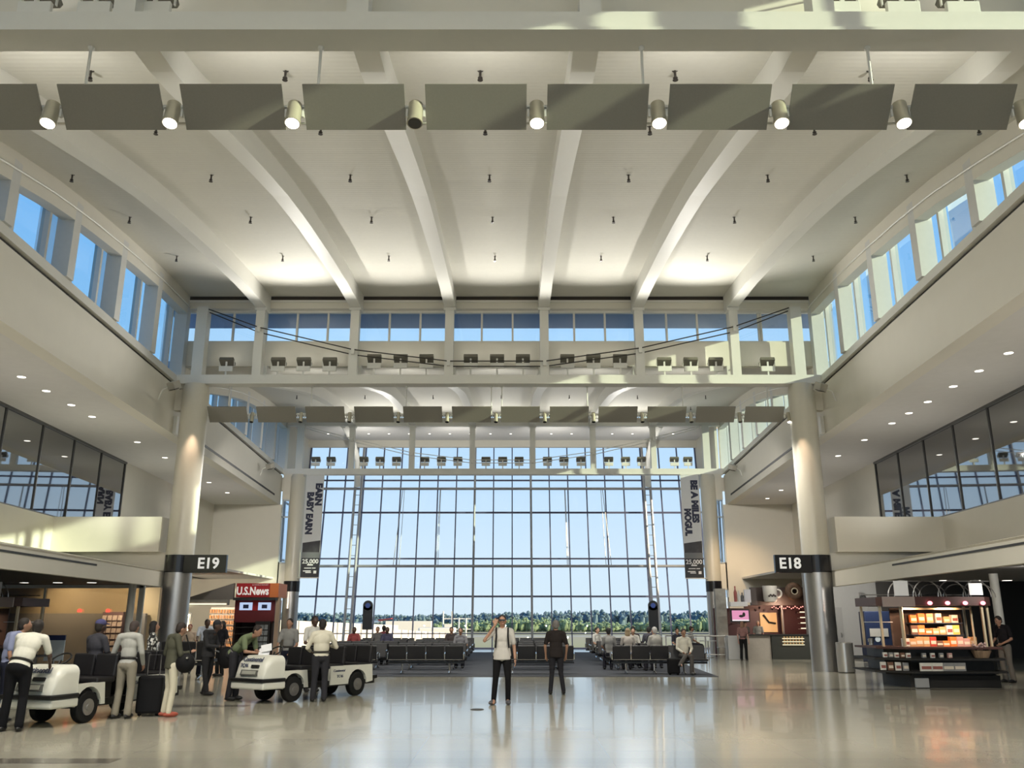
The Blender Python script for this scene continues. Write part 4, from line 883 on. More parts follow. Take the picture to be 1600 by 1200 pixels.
MB().lathe([(.11, -.01), (.11, .0)], seg=16).build('emblem', mat('pale_blue_sheet', (.6, .68, .74), .5), t).matrix_local = Matrix.Translation((.0, -.22, .9)) @ Matrix.Rotation(PI/2, 4, 'X')
MB().tube([(14.75, 37, 2.0), (14.75, 37, 2.25), (15.3, 37, 2.25), (15.3, 37, 2.0)], .02, 6).build('sign_frame', steel, t, world=True)
t = thing('security_camera', 'round dark surveillance camera on the grey wall behind the blue terminal', 'camera', (15.7, 39.8, 2.6))
MB().ball((0, 0, 0), .15, 14, 10).build('dome', mat('smoked_dome', (.05, .05, .05), .1), t, smooth=True); MB().box(-.1, .1, 0, .2, .08, .25).build('mount', steel, t)
t = thing('security_camera', 'dark camera on a bracket on the grey wall left of the left near column', 'camera', (-15.3, 35.8, 2.55))
MB().ball((0, 0, 0), .14, 14, 10).build('dome', mat('smoked_dome', (.05, .05, .05), .1), t, smooth=True); MB().box(-.1, .1, 0, .2, .08, .3).build('mount', steel, t)
t = thing('exit_sign', 'small red lit sign above the steel door on the right', 'sign', (14.2, 39.9, 2.4)); MB().box(-.14, .14, -.05, .05, 0, .3).build('case', mat('red_case', (.35, .04, .03), .5, emit=(1, .1, .05), estr=.3), t)
# floor outlet cover
o = MB().lathe([(.13, 0), (.13, .006), (.11, .012)], seg=28).build('floor_box', dark); o.location = (-.66, 17.4, 0); tag(o, 'small round dark outlet cover set in the shiny floor', 'floor outlet')
# tall signs standing in front of the glass
def totem(x, y, lab):
    t = thing('information_totem', lab, 'sign', (x, y, 0))
    MB().lathe([(.25, 0), (.25, .02), (.05, .05), (.045, 1.2)], seg=16).build('stem', steel, t)
    MB().box(-.24, .24, -.07, .07, 1.2, 2.35).build('panel', mat('totem_black', (.012, .014, .02), .3), t, bevel=.03)
    M = Matrix.Translation((0, 0, 2.35)) @ Matrix.Rotation(PI/2, 4, 'X')
    q = MB(); q.lathe([(.24, -.07), (.24, .07)], seg=24); q.bm.transform(M); q.build('round_top', mat('totem_black', (.012, .014, .02), .3), t)
    q = MB(); q.lathe([(.12, .07), (.12, .08)], seg=24); q.bm.transform(M); q.build('clock_face', mat('totem_blue', (.05, .12, .5), .4), t)
totem(-7.1, 44.0, 'tall black rounded totem sign standing left before the glass wall'); totem(6.95, 44.0, 'tall black rounded totem sign standing right before the glass wall')

# ---- lit cart stall on the right -----------------------------------------------
def cart_stall(x, y, mir, lab, full=True):
    t = thing('cart_stall', lab, 'market stall', (x, y, 0)); s = -1 if mir else 1
    def bx(a, b, *r): return MB().box(min(a*s, b*s), max(a*s, b*s), *r)
    pink = mat('stall_rose_grey', (.30, .24, .22), .5); wal = mat('stall_maroon', (.07, .03, .025), .5); fr_ = mat('stall_pale_frame', (.50, .42, .28), .4)
    MB().prism([(s*p[0], p[1], 0) for p in ((0, 0), (.35, -.2), (2.5, -.2), (2.5, 1.7), (0, 1.7))], (0, 0, .30)).build('plinth', dark, t)
    bx(.0, .38, -.30, -.24, .02, .24).build('plinth_plate', mat('pale_steel_panel', (.46, .46, .45), .4, .4), t)
    def deckp(z, g, th=.04): return MB().prism([(s*p[0], p[1], z) for p in ((-.75-g, .35), (-.1, -.35-g), (2.6, -.35-g), (2.80+g, .15), (2.80+g, 1.8), (-.75-g, 1.8))], (0, 0, th))
    deckp(.36, .10).build('lower_tray', dark, t); deckp(.66, .05, .05).build('middle_tray', dark, t); deckp(.93, -.02, .05).build('counter_top', wal, t)
    MB().prism([(s*p[0], p[1], .3) for p in ((-.45, .5), (.05, -.05), (2.45, -.05), (2.8, .35), (2.8, 1.6), (-.45, 1.6))], (0, 0, .64)).build('cabinet', mat('stall_black', (.02, .018, .016), .4), t)
    for (a, b) in ((-.5, .35), (-.05, .0), (2.35, .0), (2.75, .4), (-.5, 1.6), (2.75, 1.6)):
        bx(a-.03, a+.03, b-.03, b+.03, .97, 2.0).build('corner_post', fr_, t)
    MB().prism([(s*p[0], p[1], 2.0) for p in ((-.62, .3), (-.05, -.12), (2.4, -.12), (2.85, .35), (2.85, 1.7), (-.62, 1.7))], (0, 0, .22)).build('canopy', wal, t)
    bx(-.63, .32, -.17, -.13, 1.97, 2.22).build('canopy_end_panel', pink, t)
    ar = MB()
    for k in range(4):
        cx = .15+.75*k
        pts = [(s*(cx-.42*math.cos(a)), .2, 2.22+.42*math.sin(a)) for a in [PI*i/12 for i in range(13)]]
        ar.tube(pts, .018, 6); pts2 = [(s*(cx+.38-.42*math.cos(a)), .6, 2.22+.34*math.sin(a)) for a in [PI*i/12 for i in range(13)]]
        ar.tube(pts2, .014, 6)
    ar.tube([(s*-.6, .2, 2.62), (s*2.8, .2, 2.62)], .014, 6).tube([(s*-.6, 1.2, 2.3), (s*2.8, 1.2, 2.3)], .014, 6)
    ar.build('arched_frame', steel, t)
    for a, b, c_, d_ in ((-.22, .2, 2.24, 2.62), (2.0, 2.4, 2.26, 2.56)): bx(a, b, -.1, -.08, c_, d_).build('white_sign', wht, t)
    for k in range(4):
        M = Matrix.Translation((s*(.75+.52*k), -.18, 2.06)); q = MB(); q.ball((0, 0, 0), (.07, .06, .05), 12, 8, M); q.build('red_lamp', emis('rose_lamp', (1, .25, .30), 4.0), t)
    bx(.1, .14, .25, .29, 1.0, 1.98).box(min(.1*s, 2.2*s), max(.1*s, 2.2*s), .25, .29, 1.9, 1.95).box(min(2.16*s, 2.2*s), max(2.16*s, 2.2*s), .25, .29, 1.0, 1.98).build('display_frame', fr_, t)
    bx(.1, 2.3, 1.0, 1.04, .97, 1.95).build('display_back', mat('stall_brown_back', (.05, .03, .02), .6), t)
    for z in (1.25, 1.55): bx(.55, 2.1, .6, 1.0, z, z+.02).build('display_shelf', mat('dark_glass_plain', (.05, .07, .10), .1), t)
    bx(-.85, -.1, .45, .75, 1.58, 1.60).build('side_shelf', mat('pale_steel_panel', (.46, .46, .45), .4, .4), t)
    return t
cart_stall(10.05, 23.0, False, 'lit gift and snack cart stall with arched frame top, right of the near column').scale = (.87, 1, 1)
cart_stall(-13.75, 23.6, True, 'cart stall with arched frame top behind the man in the white shirt on the left')
lamp('stall_light', 'SPOT', (11.3, 22.95, 1.95), 85, (1, .58, .34), (11.2, 23.9, 1.2), spot_size=2.3, spot_blend=.7, shadow_soft_size=.03)
lamp('stall_light', 'SPOT', (10.3, 22.95, 1.95), 60, (1, .62, .4), (10.4, 23.9, 1.0), spot_size=2.3, spot_blend=.7, shadow_soft_size=.03)
lamp('stall_light', 'SPOT', (-14.9, 23.5, 1.95), 90, (1, .6, .4), (-15.2, 24.6, 1.1), spot_size=2.3, spot_blend=.7, shadow_soft_size=.03)
# goods on the right stall (each box is its own thing)
rg = random.Random(11)
OX, OY = 10.05, 23.0
cols = {'orange': (.72, .20, .04), 'tan': (.55, .33, .15), 'white': (.70, .68, .62), 'brown': (.16, .08, .05), 'red': (.48, .06, .04), 'pink': (.55, .32, .28), 'grey': (.25, .25, .25), 'yellow': (.75, .50, .10)}
def goods(x, y, z, sx, sy, sz, c, lab, rz=0, rx=0, grp='goods on the lit cart stall'):
    t = thing('gift_box', lab, 'box', (OX+x*.87, OY+y, z), rz, grp)
    MB().box(-sx/2, sx/2, -sy/2, sy/2, 0, sz).build('carton', mat('carton_'+c, cols[c], .5, var=.15, scale=12), t, bevel=.006)
    MB().box(-sx*.4, sx*.4, -sy/2-.004, -sy/2, sz*.25, sz*.6).build('printed_label', mat('carton_label_'+('light' if c != 'white' else 'dark'), (.7, .62, .5) if c != 'white' else (.3, .1, .08), .5), t)
places = []
for z, nm, xs in ((.98, 'counter', None), (1.27, 'lower shelf', None), (1.57, 'upper shelf', None)):
    cnt = {'counter': 11, 'lower shelf': 7, 'upper shelf': 6}[nm]
    seq = {'counter': ['white', 'tan', 'tan', 'tan', 'red', 'brown', 'orange', 'orange', 'pink', 'pink', 'tan'], 'lower shelf': ['brown', 'orange', 'orange', 'tan', 'tan', 'white', 'yellow'], 'upper shelf': ['orange', 'orange', 'tan', 'white', 'tan', 'white']}[nm]
    for i in range(cnt):
        x = (.2+.2*i) if nm == 'counter' else (.65+.21*i if nm == 'lower shelf' else .65+.25*i)
        y = (.18 if i % 2 else .12) if nm == 'counter' else .72
        y = .42 if nm == 'counter' else .72
        h = rg.choice((.16, .2, .24)) if nm != 'counter' else rg.choice((.14, .2, .24))
        goods(x, y, z, .17, .12, h, seq[i], '%s box, %s from left on the %s of the lit cart stall' % (seq[i], ORD[i], nm), rg.uniform(-.15, .15))
for i in range(9):
    goods(-.55+.12*i if i < 5 else .35+.25*(i-5), (.22-.10*i if i < 5 else -.24), .72 if i >= 5 else .72, .10, .08, .12, ('white', 'grey', 'white', 'brown', 'white', 'grey', 'white', 'grey', 'pink')[i], '%s small %s box along the middle tray of the lit cart stall' % (ORD[i], ('white', 'grey', 'white', 'brown', 'white', 'grey', 'white', 'grey', 'pink')[i]))
for i in range(8):
    goods(-.65+.16*i if i < 4 else .3+.32*(i-4), (.2-.12*i if i < 4 else -.38), .41, .14 if i < 4 else .3, .06, .2, ('white', 'brown', 'white', 'grey', 'white', 'white', 'grey', 'grey')[i], '%s packet standing in the lowest tray of the lit cart stall' % ORD[i])
bk = thing('candy_basket', 'basket of clear wrapped sweets on the front of the lit cart stall', 'basket', (OX+1.8, OY-.16, .72))
MB().lathe([(.16, 0), (.24, .18), (.22, .18), (.15, .02)], seg=20).build('basket', wood, bk)
m = MB()
for i in range(40): a = rg.uniform(0, 6.28); r_ = rg.uniform(0, .2); m.ico((r_*math.cos(a), r_*math.sin(a), .2+rg.uniform(0, .14)), .04, 1)
o = m.build('sweets', mat('wrapped_sweets', (.50, .36, .33), .25, var=.7, scale=20), bk); o['kind'] = 'stuff'
# ================================================================ SEATS AND CARTS
seatm = mat('black_seat_vinyl', (.009, .0085, .010), .45, var=.1, scale=15, bump=.1)
chrome = mat('chrome', (.70, .70, .70), .12, 1.0)
blackf = mat('black_frame', (.007, .007, .007), .4)
def copy_tree(o, par=None):
    c = o.copy(); C.objects.link(c); c.parent = par
    for ch in KID2.get(o, ()): copy_tree(ch, c)
    return c
KID2 = {}
def seat_bank(n, lab, loc, rz, grp):
    t = thing('seat_bank', lab, 'airport seats', loc, rz, grp); sp_ = .6; kids = []
    for i in range(n):
        x = (i-(n-1)/2)*sp_
        kids.append(MB().box(x-.275, x+.275, -.25, .22, .39, .46).build('seat', seatm, t, bevel=.02))
        M = Matrix.Translation((x, .27, .66)) @ Matrix.Rotation(math.radians(-10), 4, 'X')
        kids.append(MB().box(-.28, .28, -.03, .03, -.23, .20, M).build('backrest', seatm, t, bevel=.02))
    for i in range(n+1):
        x = (i-n/2)*sp_
        kids.append(MB().tube([(x, .30, .44), (x, .28, .60), (x, .05, .64), (x, -.22, .62), (x, -.22, .44)], .016, 6).build('armrest', chrome, t))
    L = n*sp_
    kids.append(MB().box(-L/2, L/2, .02, .10, .31, .37).build('beam', blackf, t))
    kids.append(MB().tube([(-L/2+.04, .30, .43), (L/2-.04, .30, .43)], .012, 6).build('rear_trim', chrome, t))
    for x in (-L/2+.45, L/2-.45):
        kids.append(MB().tube([(x, .06, .32), (x, .06, .08)], .03, 8).tube([(x, -.22, .02), (x, .06, .09), (x, .36, .02)], .022, 8).build('leg', chrome, t))
    KID2[t] = kids
    return t
GR = {'A': (-2.72, 4), 'B': (.76, 4), 'C': (4.05, 3), 'D': (-5.45, 4)}
gn = {'A': 'centre left', 'B': 'centre right', 'C': 'right', 'D': 'left'}
rows = [28.75, 30.5, 32.0, 33.8, 35.3, 37.1, 38.6, 40.4]
protos = {}
for g, (x, n) in GR.items():
    for ri, y in enumerate(rows):
        yy = y if ri % 2 == 0 else y+.35
        fac = PI if ri % 2 == 0 else 0.     # alternate rows face away / toward the camera
        lab = 'black gate seats on chrome legs, %s row from the front in the %s block' % (ORD[ri], gn[g]); grp = 'gate seat rows in the %s block' % gn[g]
        xx = x+.045*(y-28.75)*(1 if x > 0 else -1)*.35
        if n not in protos: protos[n] = seat_bank(n, lab, (xx, yy, .012), fac+PI if False else fac, grp)
        else:
            c = copy_tree(protos[n]); c.location = (xx, yy, .012); c.rotation_euler = (0, 0, fac); c['label'] = lab; c['group'] = grp
c = copy_tree(protos[3]); c.location = (-9.35, 26.3, 0); c.rotation_euler = (0, 0, PI); c.scale = (.84, 1, 1.22); c['label'] = 'high backed black bench seats behind the thin stanchion, left of the gate rows'; c['group'] = ''
del c['group']
seat_bank(2, 'pair of black gate seats facing the camera at the right end of the rows', (5.55, 28.5, .012), 0, None)
# ---- electric passenger carts ------------------------------------------------
cw = mat('cart_white', (.68, .68, .60), .35, coat=.3); tyre = mat('tyre_rubber', (.010, .010, .010), .7, spec=.25); ctx = mat('cart_lettering', (.08, .09, .14), .5)
def wheel(c, t, sgn):
    w_ = MB().tube([(c[0]-.07, c[1], c[2]), (c[0]+.07, c[1], c[2])], .25, 26).build('wheel', tyre, t, bevel=.02)
    MB().tube([(c[0]+sgn*.06, c[1], c[2]), (c[0]+sgn*.085, c[1], c[2])], .13, 18).tube([(c[0]+sgn*.08, c[1], c[2]), (c[0]+sgn*.10, c[1], c[2])], .05, 12).build('hubcap', steel, w_)
def cart(loc, rz, lab, long_=0.):
    t = thing('passenger_cart', lab, 'electric cart', loc, rz)
    # hood with rounded top (profile across x, extruded in y and tapering)
    def sec(y, wd, zt, zb=.30, r=.14):
        pts = [(-wd, y, zb)]
        for i in range(6): a = PI-i*PI/2/5; pts.append((-wd+r+r*math.cos(a), y, zt-r+r*math.sin(a)))
        for i in range(6): a = PI/2-i*PI/2/5; pts.append((wd-r+r*math.cos(a), y, zt-r+r*math.sin(a)))
        pts.append((wd, y, zb)); return pts
    mb = MB(); S_ = [sec(-1.75, .42, .60), sec(-1.66, .45, .84, r=.16), sec(-1.5, .455, .93), sec(-1.22, .46, .93)]
    rings = [[mb.bm.verts.new(p) for p in s_] for s_ in S_]
    for a, b in zip(rings, rings[1:]):
        for i in range(len(a)): mb.bm.faces.new([a[i], b[i], b[(i+1) % len(a)], a[(i+1) % len(a)]])
    mb.bm.faces.new(rings[0][::-1]); mb.bm.faces.new(rings[-1])
    mb.build('hood', cw, t, smooth=True)
    MB().box(-.49, .49, -1.80, -1.2, .28, .42).build('bumper_skirt', cw, t, bevel=.03)
    MB().box(-.50, .50, -1.83, -1.2, .42, .49).build('bumper', blackf, t, bevel=.02)
    M = Matrix.Translation((0, -1.745, .60)) @ Matrix.Rotation(-.33, 4, 'X')
    MB().box(-.25, .25, -.02, .02, -.06, .05, M).build('grille', mat('grille_grey', (.10, .10, .09), .5), t)
    MB().box(-.2, .2, -.03, -.02, -.04, .03, M).build('number_plate', mat('plate_grey', (.35, .35, .30), .5), t)
    M2 = Matrix.Translation((.12, -1.715, .72)) @ Matrix.Rotation(-.33, 4, 'X')
    MB().box(-.10, .12, -.02, .02, -.03, .03, M2).build('grille_slot', blackf, t)
    text('Continental', .125, (.0, -1.672, .855), (PI/2-.35, 0, 0), ctx, t, sx=1., shear=.25, world=False, bold=.002)
    text('TC46', .10, (-.2, -1.725, .735), (PI/2-.30, 0, 0), ctx, t, world=False, shear=.15, bold=.002)
    # chassis and side panels
    MB().box(-.44, .44, -1.2, 1.55, .24, .34).build('chassis', blackf, t, bevel=.01)
    for s_ in (-1, 1):
        # front fender arch
        pts = []
        for i in range(11): a = PI*i/10; pts.append((s_*.47, -.95-.30*math.cos(a), .27+.30*math.sin(a)))
        out = [(s_*.47, -.55, .27), (s_*.47, -.60, .62), (s_*.47, -1.22, .62), (s_*.47, -1.25, .27)]
        MB().prism(pts+out[::1], (-s_*.12, 0, 0)).build('fender', cw, t)
        pts = []
        for i in range(11): a = PI*i/10; pts.append((s_*.47, .95-.30*math.cos(a), .27+.30*math.sin(a)))
        out = [(s_*.47, 1.45, .30), (s_*.47, 1.42, .66), (s_*.47, .10, .66), (s_*.47, .10, .27)]
        MB().prism(pts+out, (-s_*.10, 0, 0)).build('side_panel', cw, t)
        wheel((s_*.40, -.95, .25), t, s_); wheel((s_*.40, .95, .25), t, s_)
        text('Continental', .075, (s_*.475, .35, .56), (PI/2, 0, s_*PI/2), ctx, t, world=False, shear=.25)
        text('TC46', .085, (s_*.475, .38, .44), (PI/2, 0, s_*PI/2), ctx, t, world=False, shear=.15)
    MB().box(-.44, .44, -.58, .1, .30, .36).build('floor_pan', blackf, t)
    MB().box(-.46, .46, 1.45, 1.62, .34, .42).box(-.06, .06, 1.6, 1.78, .34, .39).build('rear_bumper', blackf, t, bevel=.01)
    for y0, nm in ((-.42, 'front'), (.42, 'middle'), (1.30, 'rear')):
        s_ = MB().box(-.45, .45, y0-.34, y0+.10, .60, .70).build('seat', seatm, t, bevel=.03)
        for a, b in ((-.45, -.01), (.01, .45)):
            M = Matrix.Translation((0, y0+.12, .88)) @ Matrix.Rotation(math.radians(-6), 4, 'X')
            MB().box(a, b, -.045, .045, -.20, .19, M).build('backrest', seatm, t, bevel=.03)
        MB().box(-.40, .40, y0-.30, y0+.08, .34, .60).build('seat_box', blackf, t)
    MB().tube([(-.18, -1.15, .60), (-.18, -.95, .98)], .02, 8).build('steering_column', blackf, t)
    MB().torus((-.18, -.95, .99), .17, .015, Matrix.Rotation(.6, 4, 'X')).build('steering_wheel', blackf, t)
    return t
cart((-4.40, 20.03, 0), -.583, 'white electric passenger cart with black seats in front of the newsstand')
cart((-7.22, 16.2, 0), -.253, 'white electric passenger cart behind the man in the white shirt at the left edge')
# luggage
def case(x, y, rz, w_, d_, h, c, lab, handle=True):
    t = thing('suitcase', lab, 'luggage', (x, y, 0), rz)
    MB().box(-w_/2, w_/2, -d_/2, d_/2, .05, h).build('shell', c, t, bevel=.04)
    for sx in (-1, 1): MB().tube([(sx*w_*.35, -.02, .035), (sx*w_*.35, .02, .035)], .035, 12).build('wheel', tyre, t)
    if handle: MB().tube([(-w_*.25, d_*.4, h), (-w_*.25, d_*.4, h+.35), (w_*.25, d_*.4, h+.35), (w_*.25, d_*.4, h)], .01, 6).build('handle', steel, t)
blk = mat('black_nylon', (.007, .007, .008), .7, spec=.2)
case(-6.42, 16.25, .2, .42, .26, .68, blk, 'black upright suitcase between the khaki trousers man and the woman in cream trousers')
#case(-6.95, 16.72, .1, .5, .3, .78, blk, 'large black suitcase on the floor beside the left cart, left of the khaki trousers man', False)
case(5.0, 28.1, .1, .36, .24, .5, blk, 'black bag on the carpet beside the seated person in the cream sweater', False)
# ================================================================ PEOPLE
def cap(mb, a, b, ra, rb, seg=10):
    a, b = Vector(a), Vector(b); mb.tube([a, b], [ra, rb], seg); mb.ball(a, ra, 10, 6); mb.ball(b, rb, 10, 6)
def ell(mb, c, r, up):
    up = Vector(up).normalized(); x = Vector((1, 0, 0)); y = up.cross(x).normalized(); x = y.cross(up)
    M = Matrix((x, y, up)).transposed().to_4x4(); mb.ball(c, r, 14, 10, M)
SK = {'light': (.50, .30, .21), 'tan': (.36, .20, .13), 'dark': (.075, .040, .028), 'pink': (.52, .30, .24)}
def hand(mb, w, d, near, side, palm=None):
    w = Vector(w); d = Vector(d).normalized(); s = Vector(palm if palm else (0, 1, 0)); s = (s-d*s.dot(d)).normalized(); n = d.cross(s)
    cap(mb, w, w+d*.03, .026, .028)
    for k in range(3): cap(mb, w+d*.03+s*(-.022+.022*k), w+d*.085+s*(-.026+.026*k), .016, .015, 8)
    if near:
        for k, L in enumerate((.058, .07, .066, .05)):
            b = w+d*.088+s*(-.034+.0225*k); m_ = b+d*L*.55+n*.008*side; e = m_+d*L*.42+n*.022*side
            cap(mb, b, m_, .0098, .009, 8); cap(mb, m_, e, .009, .0075, 8)
        b = w+d*.03-s*.03; m_ = b+d*.03-s*.028+n*.012*side; cap(mb, b, m_, .012, .011, 8); cap(mb, m_, m_+d*.032-s*.004+n*.008*side, .011, .009, 8)
    else: cap(mb, w+d*.09, w+d*.15+n*.02*side, .034, .02)
def person(label, loc, rz=0., h=1.75, skin='light', hair=(.02, .015, .012), shirt=(.5, .5, .5), trousers=(.03, .03, .04), shoe=(.02, .02, .02),
           sleeve='short', seated=False, P=None, build=1., hairstyle='short', near=False, skirt=False, hat=None, group=None, shirt_mat=None, vox=None, head_pitch=0., head_yaw=0., bare=None, untuck=.0, seat_z=.46):
    P = dict(P or {}); k = h/1.75; cat = 'person'
    t = thing('person', label, cat, loc, rz, group)
    J = {}
    if seated:
        J = dict(pel=(0, .02, seat_z/k+.11), che=(0, .06, seat_z/k+.50), nek=(0, .03, seat_z/k+.66), hed=(0, 0, seat_z/k+.82), LS=(-.18, .05, seat_z/k+.60), RS=(.18, .05, seat_z/k+.60),
                 LE=(-.24, -.02, seat_z/k+.32), RE=(.24, -.02, seat_z/k+.32), LW=(-.12, -.24, seat_z/k+.20), RW=(.12, -.24, seat_z/k+.20), LH=(-.09, 0, seat_z/k+.10), RH=(.09, 0, seat_z/k+.10),
                 LK=(-.12, -.44, seat_z/k+.07), RK=(.12, -.44, seat_z/k+.07), LA=(-.12, -.46, .09), RA=(.12, -.46, .09))
    else:
        J = dict(pel=(0, 0, .95), che=(0, .0, 1.30), nek=(0, .01, 1.47), hed=(0, -.01, 1.63), LS=(-.185, .01, 1.42), RS=(.185, .01, 1.42),
                 LE=(-.235, .03, 1.13), RE=(.235, .03, 1.13), LW=(-.24, -.05, .88), RW=(.24, -.05, .88), LH=(-.09, 0, .92), RH=(.09, 0, .92),
                 LK=(-.11, -.02, .50), RK=(.11, -.02, .50), LA=(-.12, .03, .09), RA=(.12, .03, .09))
    J.update(P); J = {a: Vector(b)*k for a, b in J.items()}
    up = (J['nek']-J['pel']).normalized(); v = vox or (.010 if near else .017)
    B = build
    def torso(mb, e):
        p, c_, n_ = J['pel'], J['che'], J['nek']
        ell(mb, p, ((.155*B+e)*k, (.115*B+e)*k, .13*k), up)
        ell(mb, p.lerp(c_, .55), ((.145*B+e)*k, (.105*B+e)*k, .20*k), up)
        ell(mb, c_, ((.165*B+e)*k, (.108*B+e)*k, .17*k), up)
        cap(mb, J['LS'].lerp(n_, .15), J['RS'].lerp(n_, .15), (.062+e)*k, (.062+e)*k)
        cap(mb, J['LS'].lerp(n_, .5), n_+(c_-n_)*.05, (.055+e)*k, (.058+e)*k); cap(mb, J['RS'].lerp(n_, .5), n_+(c_-n_)*.05, (.055+e)*k, (.058+e)*k)
    def legs(mb, e, end=1.):
        for s_ in 'LR':
            cap(mb, J[s_+'H'], J[s_+'K'], (.088*B+e)*k, (.058+e)*k)
            cap(mb, J[s_+'K'], J[s_+'K'].lerp(J[s_+'A'], end), (.057+e)*k, (.042+e*2.2)*k)
    # body: one continuous surface
    mb = MB(); torso(mb, -.018); legs(mb, -.014)
    hd = J['hed']; nk = J['nek']
    cap(mb, nk-up*.05*k, hd-Vector((0, 0, .06*k)), .056*k, .052*k)
    HM = Matrix.Rotation(head_yaw, 4, 'Z') @ Matrix.Rotation(head_pitch, 4, 'X')
    def hp(x, y, z): return hd+(HM @ Vector((x*k, y*k, z*k)))
    mb.ball(hd, (.076*k, .094*k, .108*k), 16, 12, HM)
    mb.ball(hp(0, -.03, -.065), (.052*k, .056*k, .055*k), 12, 8, HM)
    cap(mb, hp(0, -.090, .012), hp(0, -.112, -.022), .010*k, .016*k, 8)
    for s_ in (-1, 1): mb.ball(hp(.078*s_, .01, -.01), (.012*k, .022*k, .034*k), 8, 6, HM)
    cap(mb, hp(-.02, -.088, -.062), hp(.02, -.088, -.062), .010*k, .010*k, 8)
    for s_, sg in (('L', -1), ('R', 1)):
        cap(mb, J[s_+'S'], J[s_+'E'], .044*k, .036*k); cap(mb, J[s_+'E'], J[s_+'W'], .038*k, .025*k)
        hand(mb, J[s_+'W'], P.get(s_+'D', J[s_+'W']-J[s_+'E']), near, sg*(-1), P.get(s_+'P'))
    for s_ in 'LR': cap(mb, J[s_+'A'], J[s_+'A']+Vector((0, -.12*k, -.05*k)), .035*k, .028*k)
    mb.build('body', mat('skin_'+skin, SK[skin], .55), t, remesh=v if near else max(v, .013))
    # clothing
    shm = shirt_mat or mat('cloth_%02x%02x%02x' % tuple(int(c*255) for c in shirt), shirt, .85, var=.06, scale=14, bump=.35, spec=.15)
    mb = MB(); torso(mb, .006)
    if untuck:
        mb.lathe([(.150*B*k, .13*k), (.165*B*k, .02*k), (.172*B*k, -.09*k)], J['pel'], 20, 1.0, .76)
    for s_ in 'LR':
        cap(mb, J[s_+'S'], J[s_+'E'].lerp(J[s_+'S'], .25 if sleeve == 'short' else 0), .064*k, .056*k if sleeve == 'short' else .05*k)
        if sleeve == 'long': cap(mb, J[s_+'E'], J[s_+'E'].lerp(J[s_+'W'], .95), .048*k, .037*k)
    mb.tube([nk-up*.03*k, nk+up*.025*k], [.072*k, .060*k], 14)
    mb.build('shirt', shm, t, remesh=max(v, .014))
    tm = mat('trouser_%02x%02x%02x' % tuple(int(c*255) for c in trousers), trousers, .85, var=.08, scale=10, bump=.35, spec=.12)
    mb = MB()
    if skirt:
        mb.lathe([(.30*k, -.50*k), (.22*k, -.2*k), (.165*k, .05*k)], J['pel'], 20, 1, .8)
        mb.build('skirt', tm, t, smooth=True)
    else:
        q_ = .84 if untuck else 1.; ell(mb, J['pel']-up*.02*k, (.163*B*k*q_, .124*B*k*q_, .125*k*q_), up); legs(mb, .012 if not untuck else .006, 1.0); mb.build('trousers', tm, t, remesh=max(v, .015))
    if not skirt and not untuck and not seated:
        q = MB(); q.tube([J['pel']+up*.085*k, J['pel']+up*.12*k], .1*k, 20); 
        q.bm.free(); q = MB(); ell(q, J['pel']+up*.095*k, (.168*B*k, .130*B*k, .035*k), up); q.build('belt', mat('belt_black', (.015, .013, .012), .4), t)
    for s_ in 'LR':
        a = J[s_+'A']; f = P.get(s_+'F', (0, -1, 0)); f = Vector(f).normalized(); q = MB()
        q.ball(a+f*.05*k+Vector((0, 0, -.045*k)), (.054*k, .145*k, .05*k), 12, 8, Matrix.Rotation(math.atan2(f.x, -f.y)*1., 4, 'Z'))
        q.ball(a+Vector((0, 0, -.02*k)), (.046*k, .05*k, .05*k), 10, 8)
        q.build('shoe', mat('shoe_%02x%02x%02x' % tuple(int(c*255) for c in shoe), shoe, .5), t, smooth=True)
    if hairstyle != 'bald':
        hm = mat('hair_%02x%02x%02x' % tuple(int(c*255) for c in hair), hair, .7, var=.3, scale=60, bump=.3)
        q = MB(); q.ball(hp(0, .022, .030), (.086*k, .096*k, .096*k), 16, 12, HM); q.ball(hp(0, .045, -.02), (.076*k, .066*k, .085*k), 12, 8, HM)
        if hairstyle == 'long': q.ball(hp(0, .05, -.09), (.095*k, .065*k, .14*k), 12, 8, HM); q.ball(hp(.07, .01, -.06), (.03*k, .05*k, .11*k), 8, 6, HM); q.ball(hp(-.07, .01, -.06), (.03*k, .05*k, .11*k), 8, 6, HM)
        if hairstyle == 'bun': q.ball(hp(0, .11, .05), .045*k, 10, 8)
        q.build('hair', hm, t, remesh=.013)
    if hat:
        hmt = mat('cap_%02x%02x%02x' % tuple(int(c*255) for c in hat), hat, .8); q = MB(); q.ball(hp(0, .012, .055), (.09*k, .102*k, .078*k), 16, 10, HM); q.hexa([hp(-.06, -.08, .045), hp(.06, -.08, .045), hp(.045, -.17, .03), hp(-.045, -.17, .03)], [hp(-.06, -.08, .055), hp(.06, -.08, .055), hp(.045, -.17, .038), hp(-.045, -.17, .038)]); q.build('cap', hmt, t, smooth=True)
    if near:
        for s_ in (-1, 1): MB().ball(hp(.03*s_, -.088, .012), (.011*k, .007*k, .007*k), 8, 6, HM).build('eye', mat('eye_dark', (.03, .02, .02), .2), t)
        MB().ball(hp(0, -.094, -.058), (.024*k, .008*k, .006*k), 10, 6, HM).build('mouth', mat('lips', (.30, .12, .10), .5), t)
    t['_k'] = k; del t['_k']
    return t, J, hp
def straps(t, J, m, both=True):
    for s_ in (('L', 'R') if both else ('R',)):
        a = J[s_+'S'].lerp(J['nek'], .35); q = MB()
        q.tube([a+Vector((0, .12, -.18)), a+Vector((0, .05, .055)), a+Vector((0, -.06, .05)), a+Vector((0, -.13, -.12)), a+Vector((0.02*(1 if s_ == 'R' else -1), -.12, -.34))], .016, 8).build('strap', m, t)
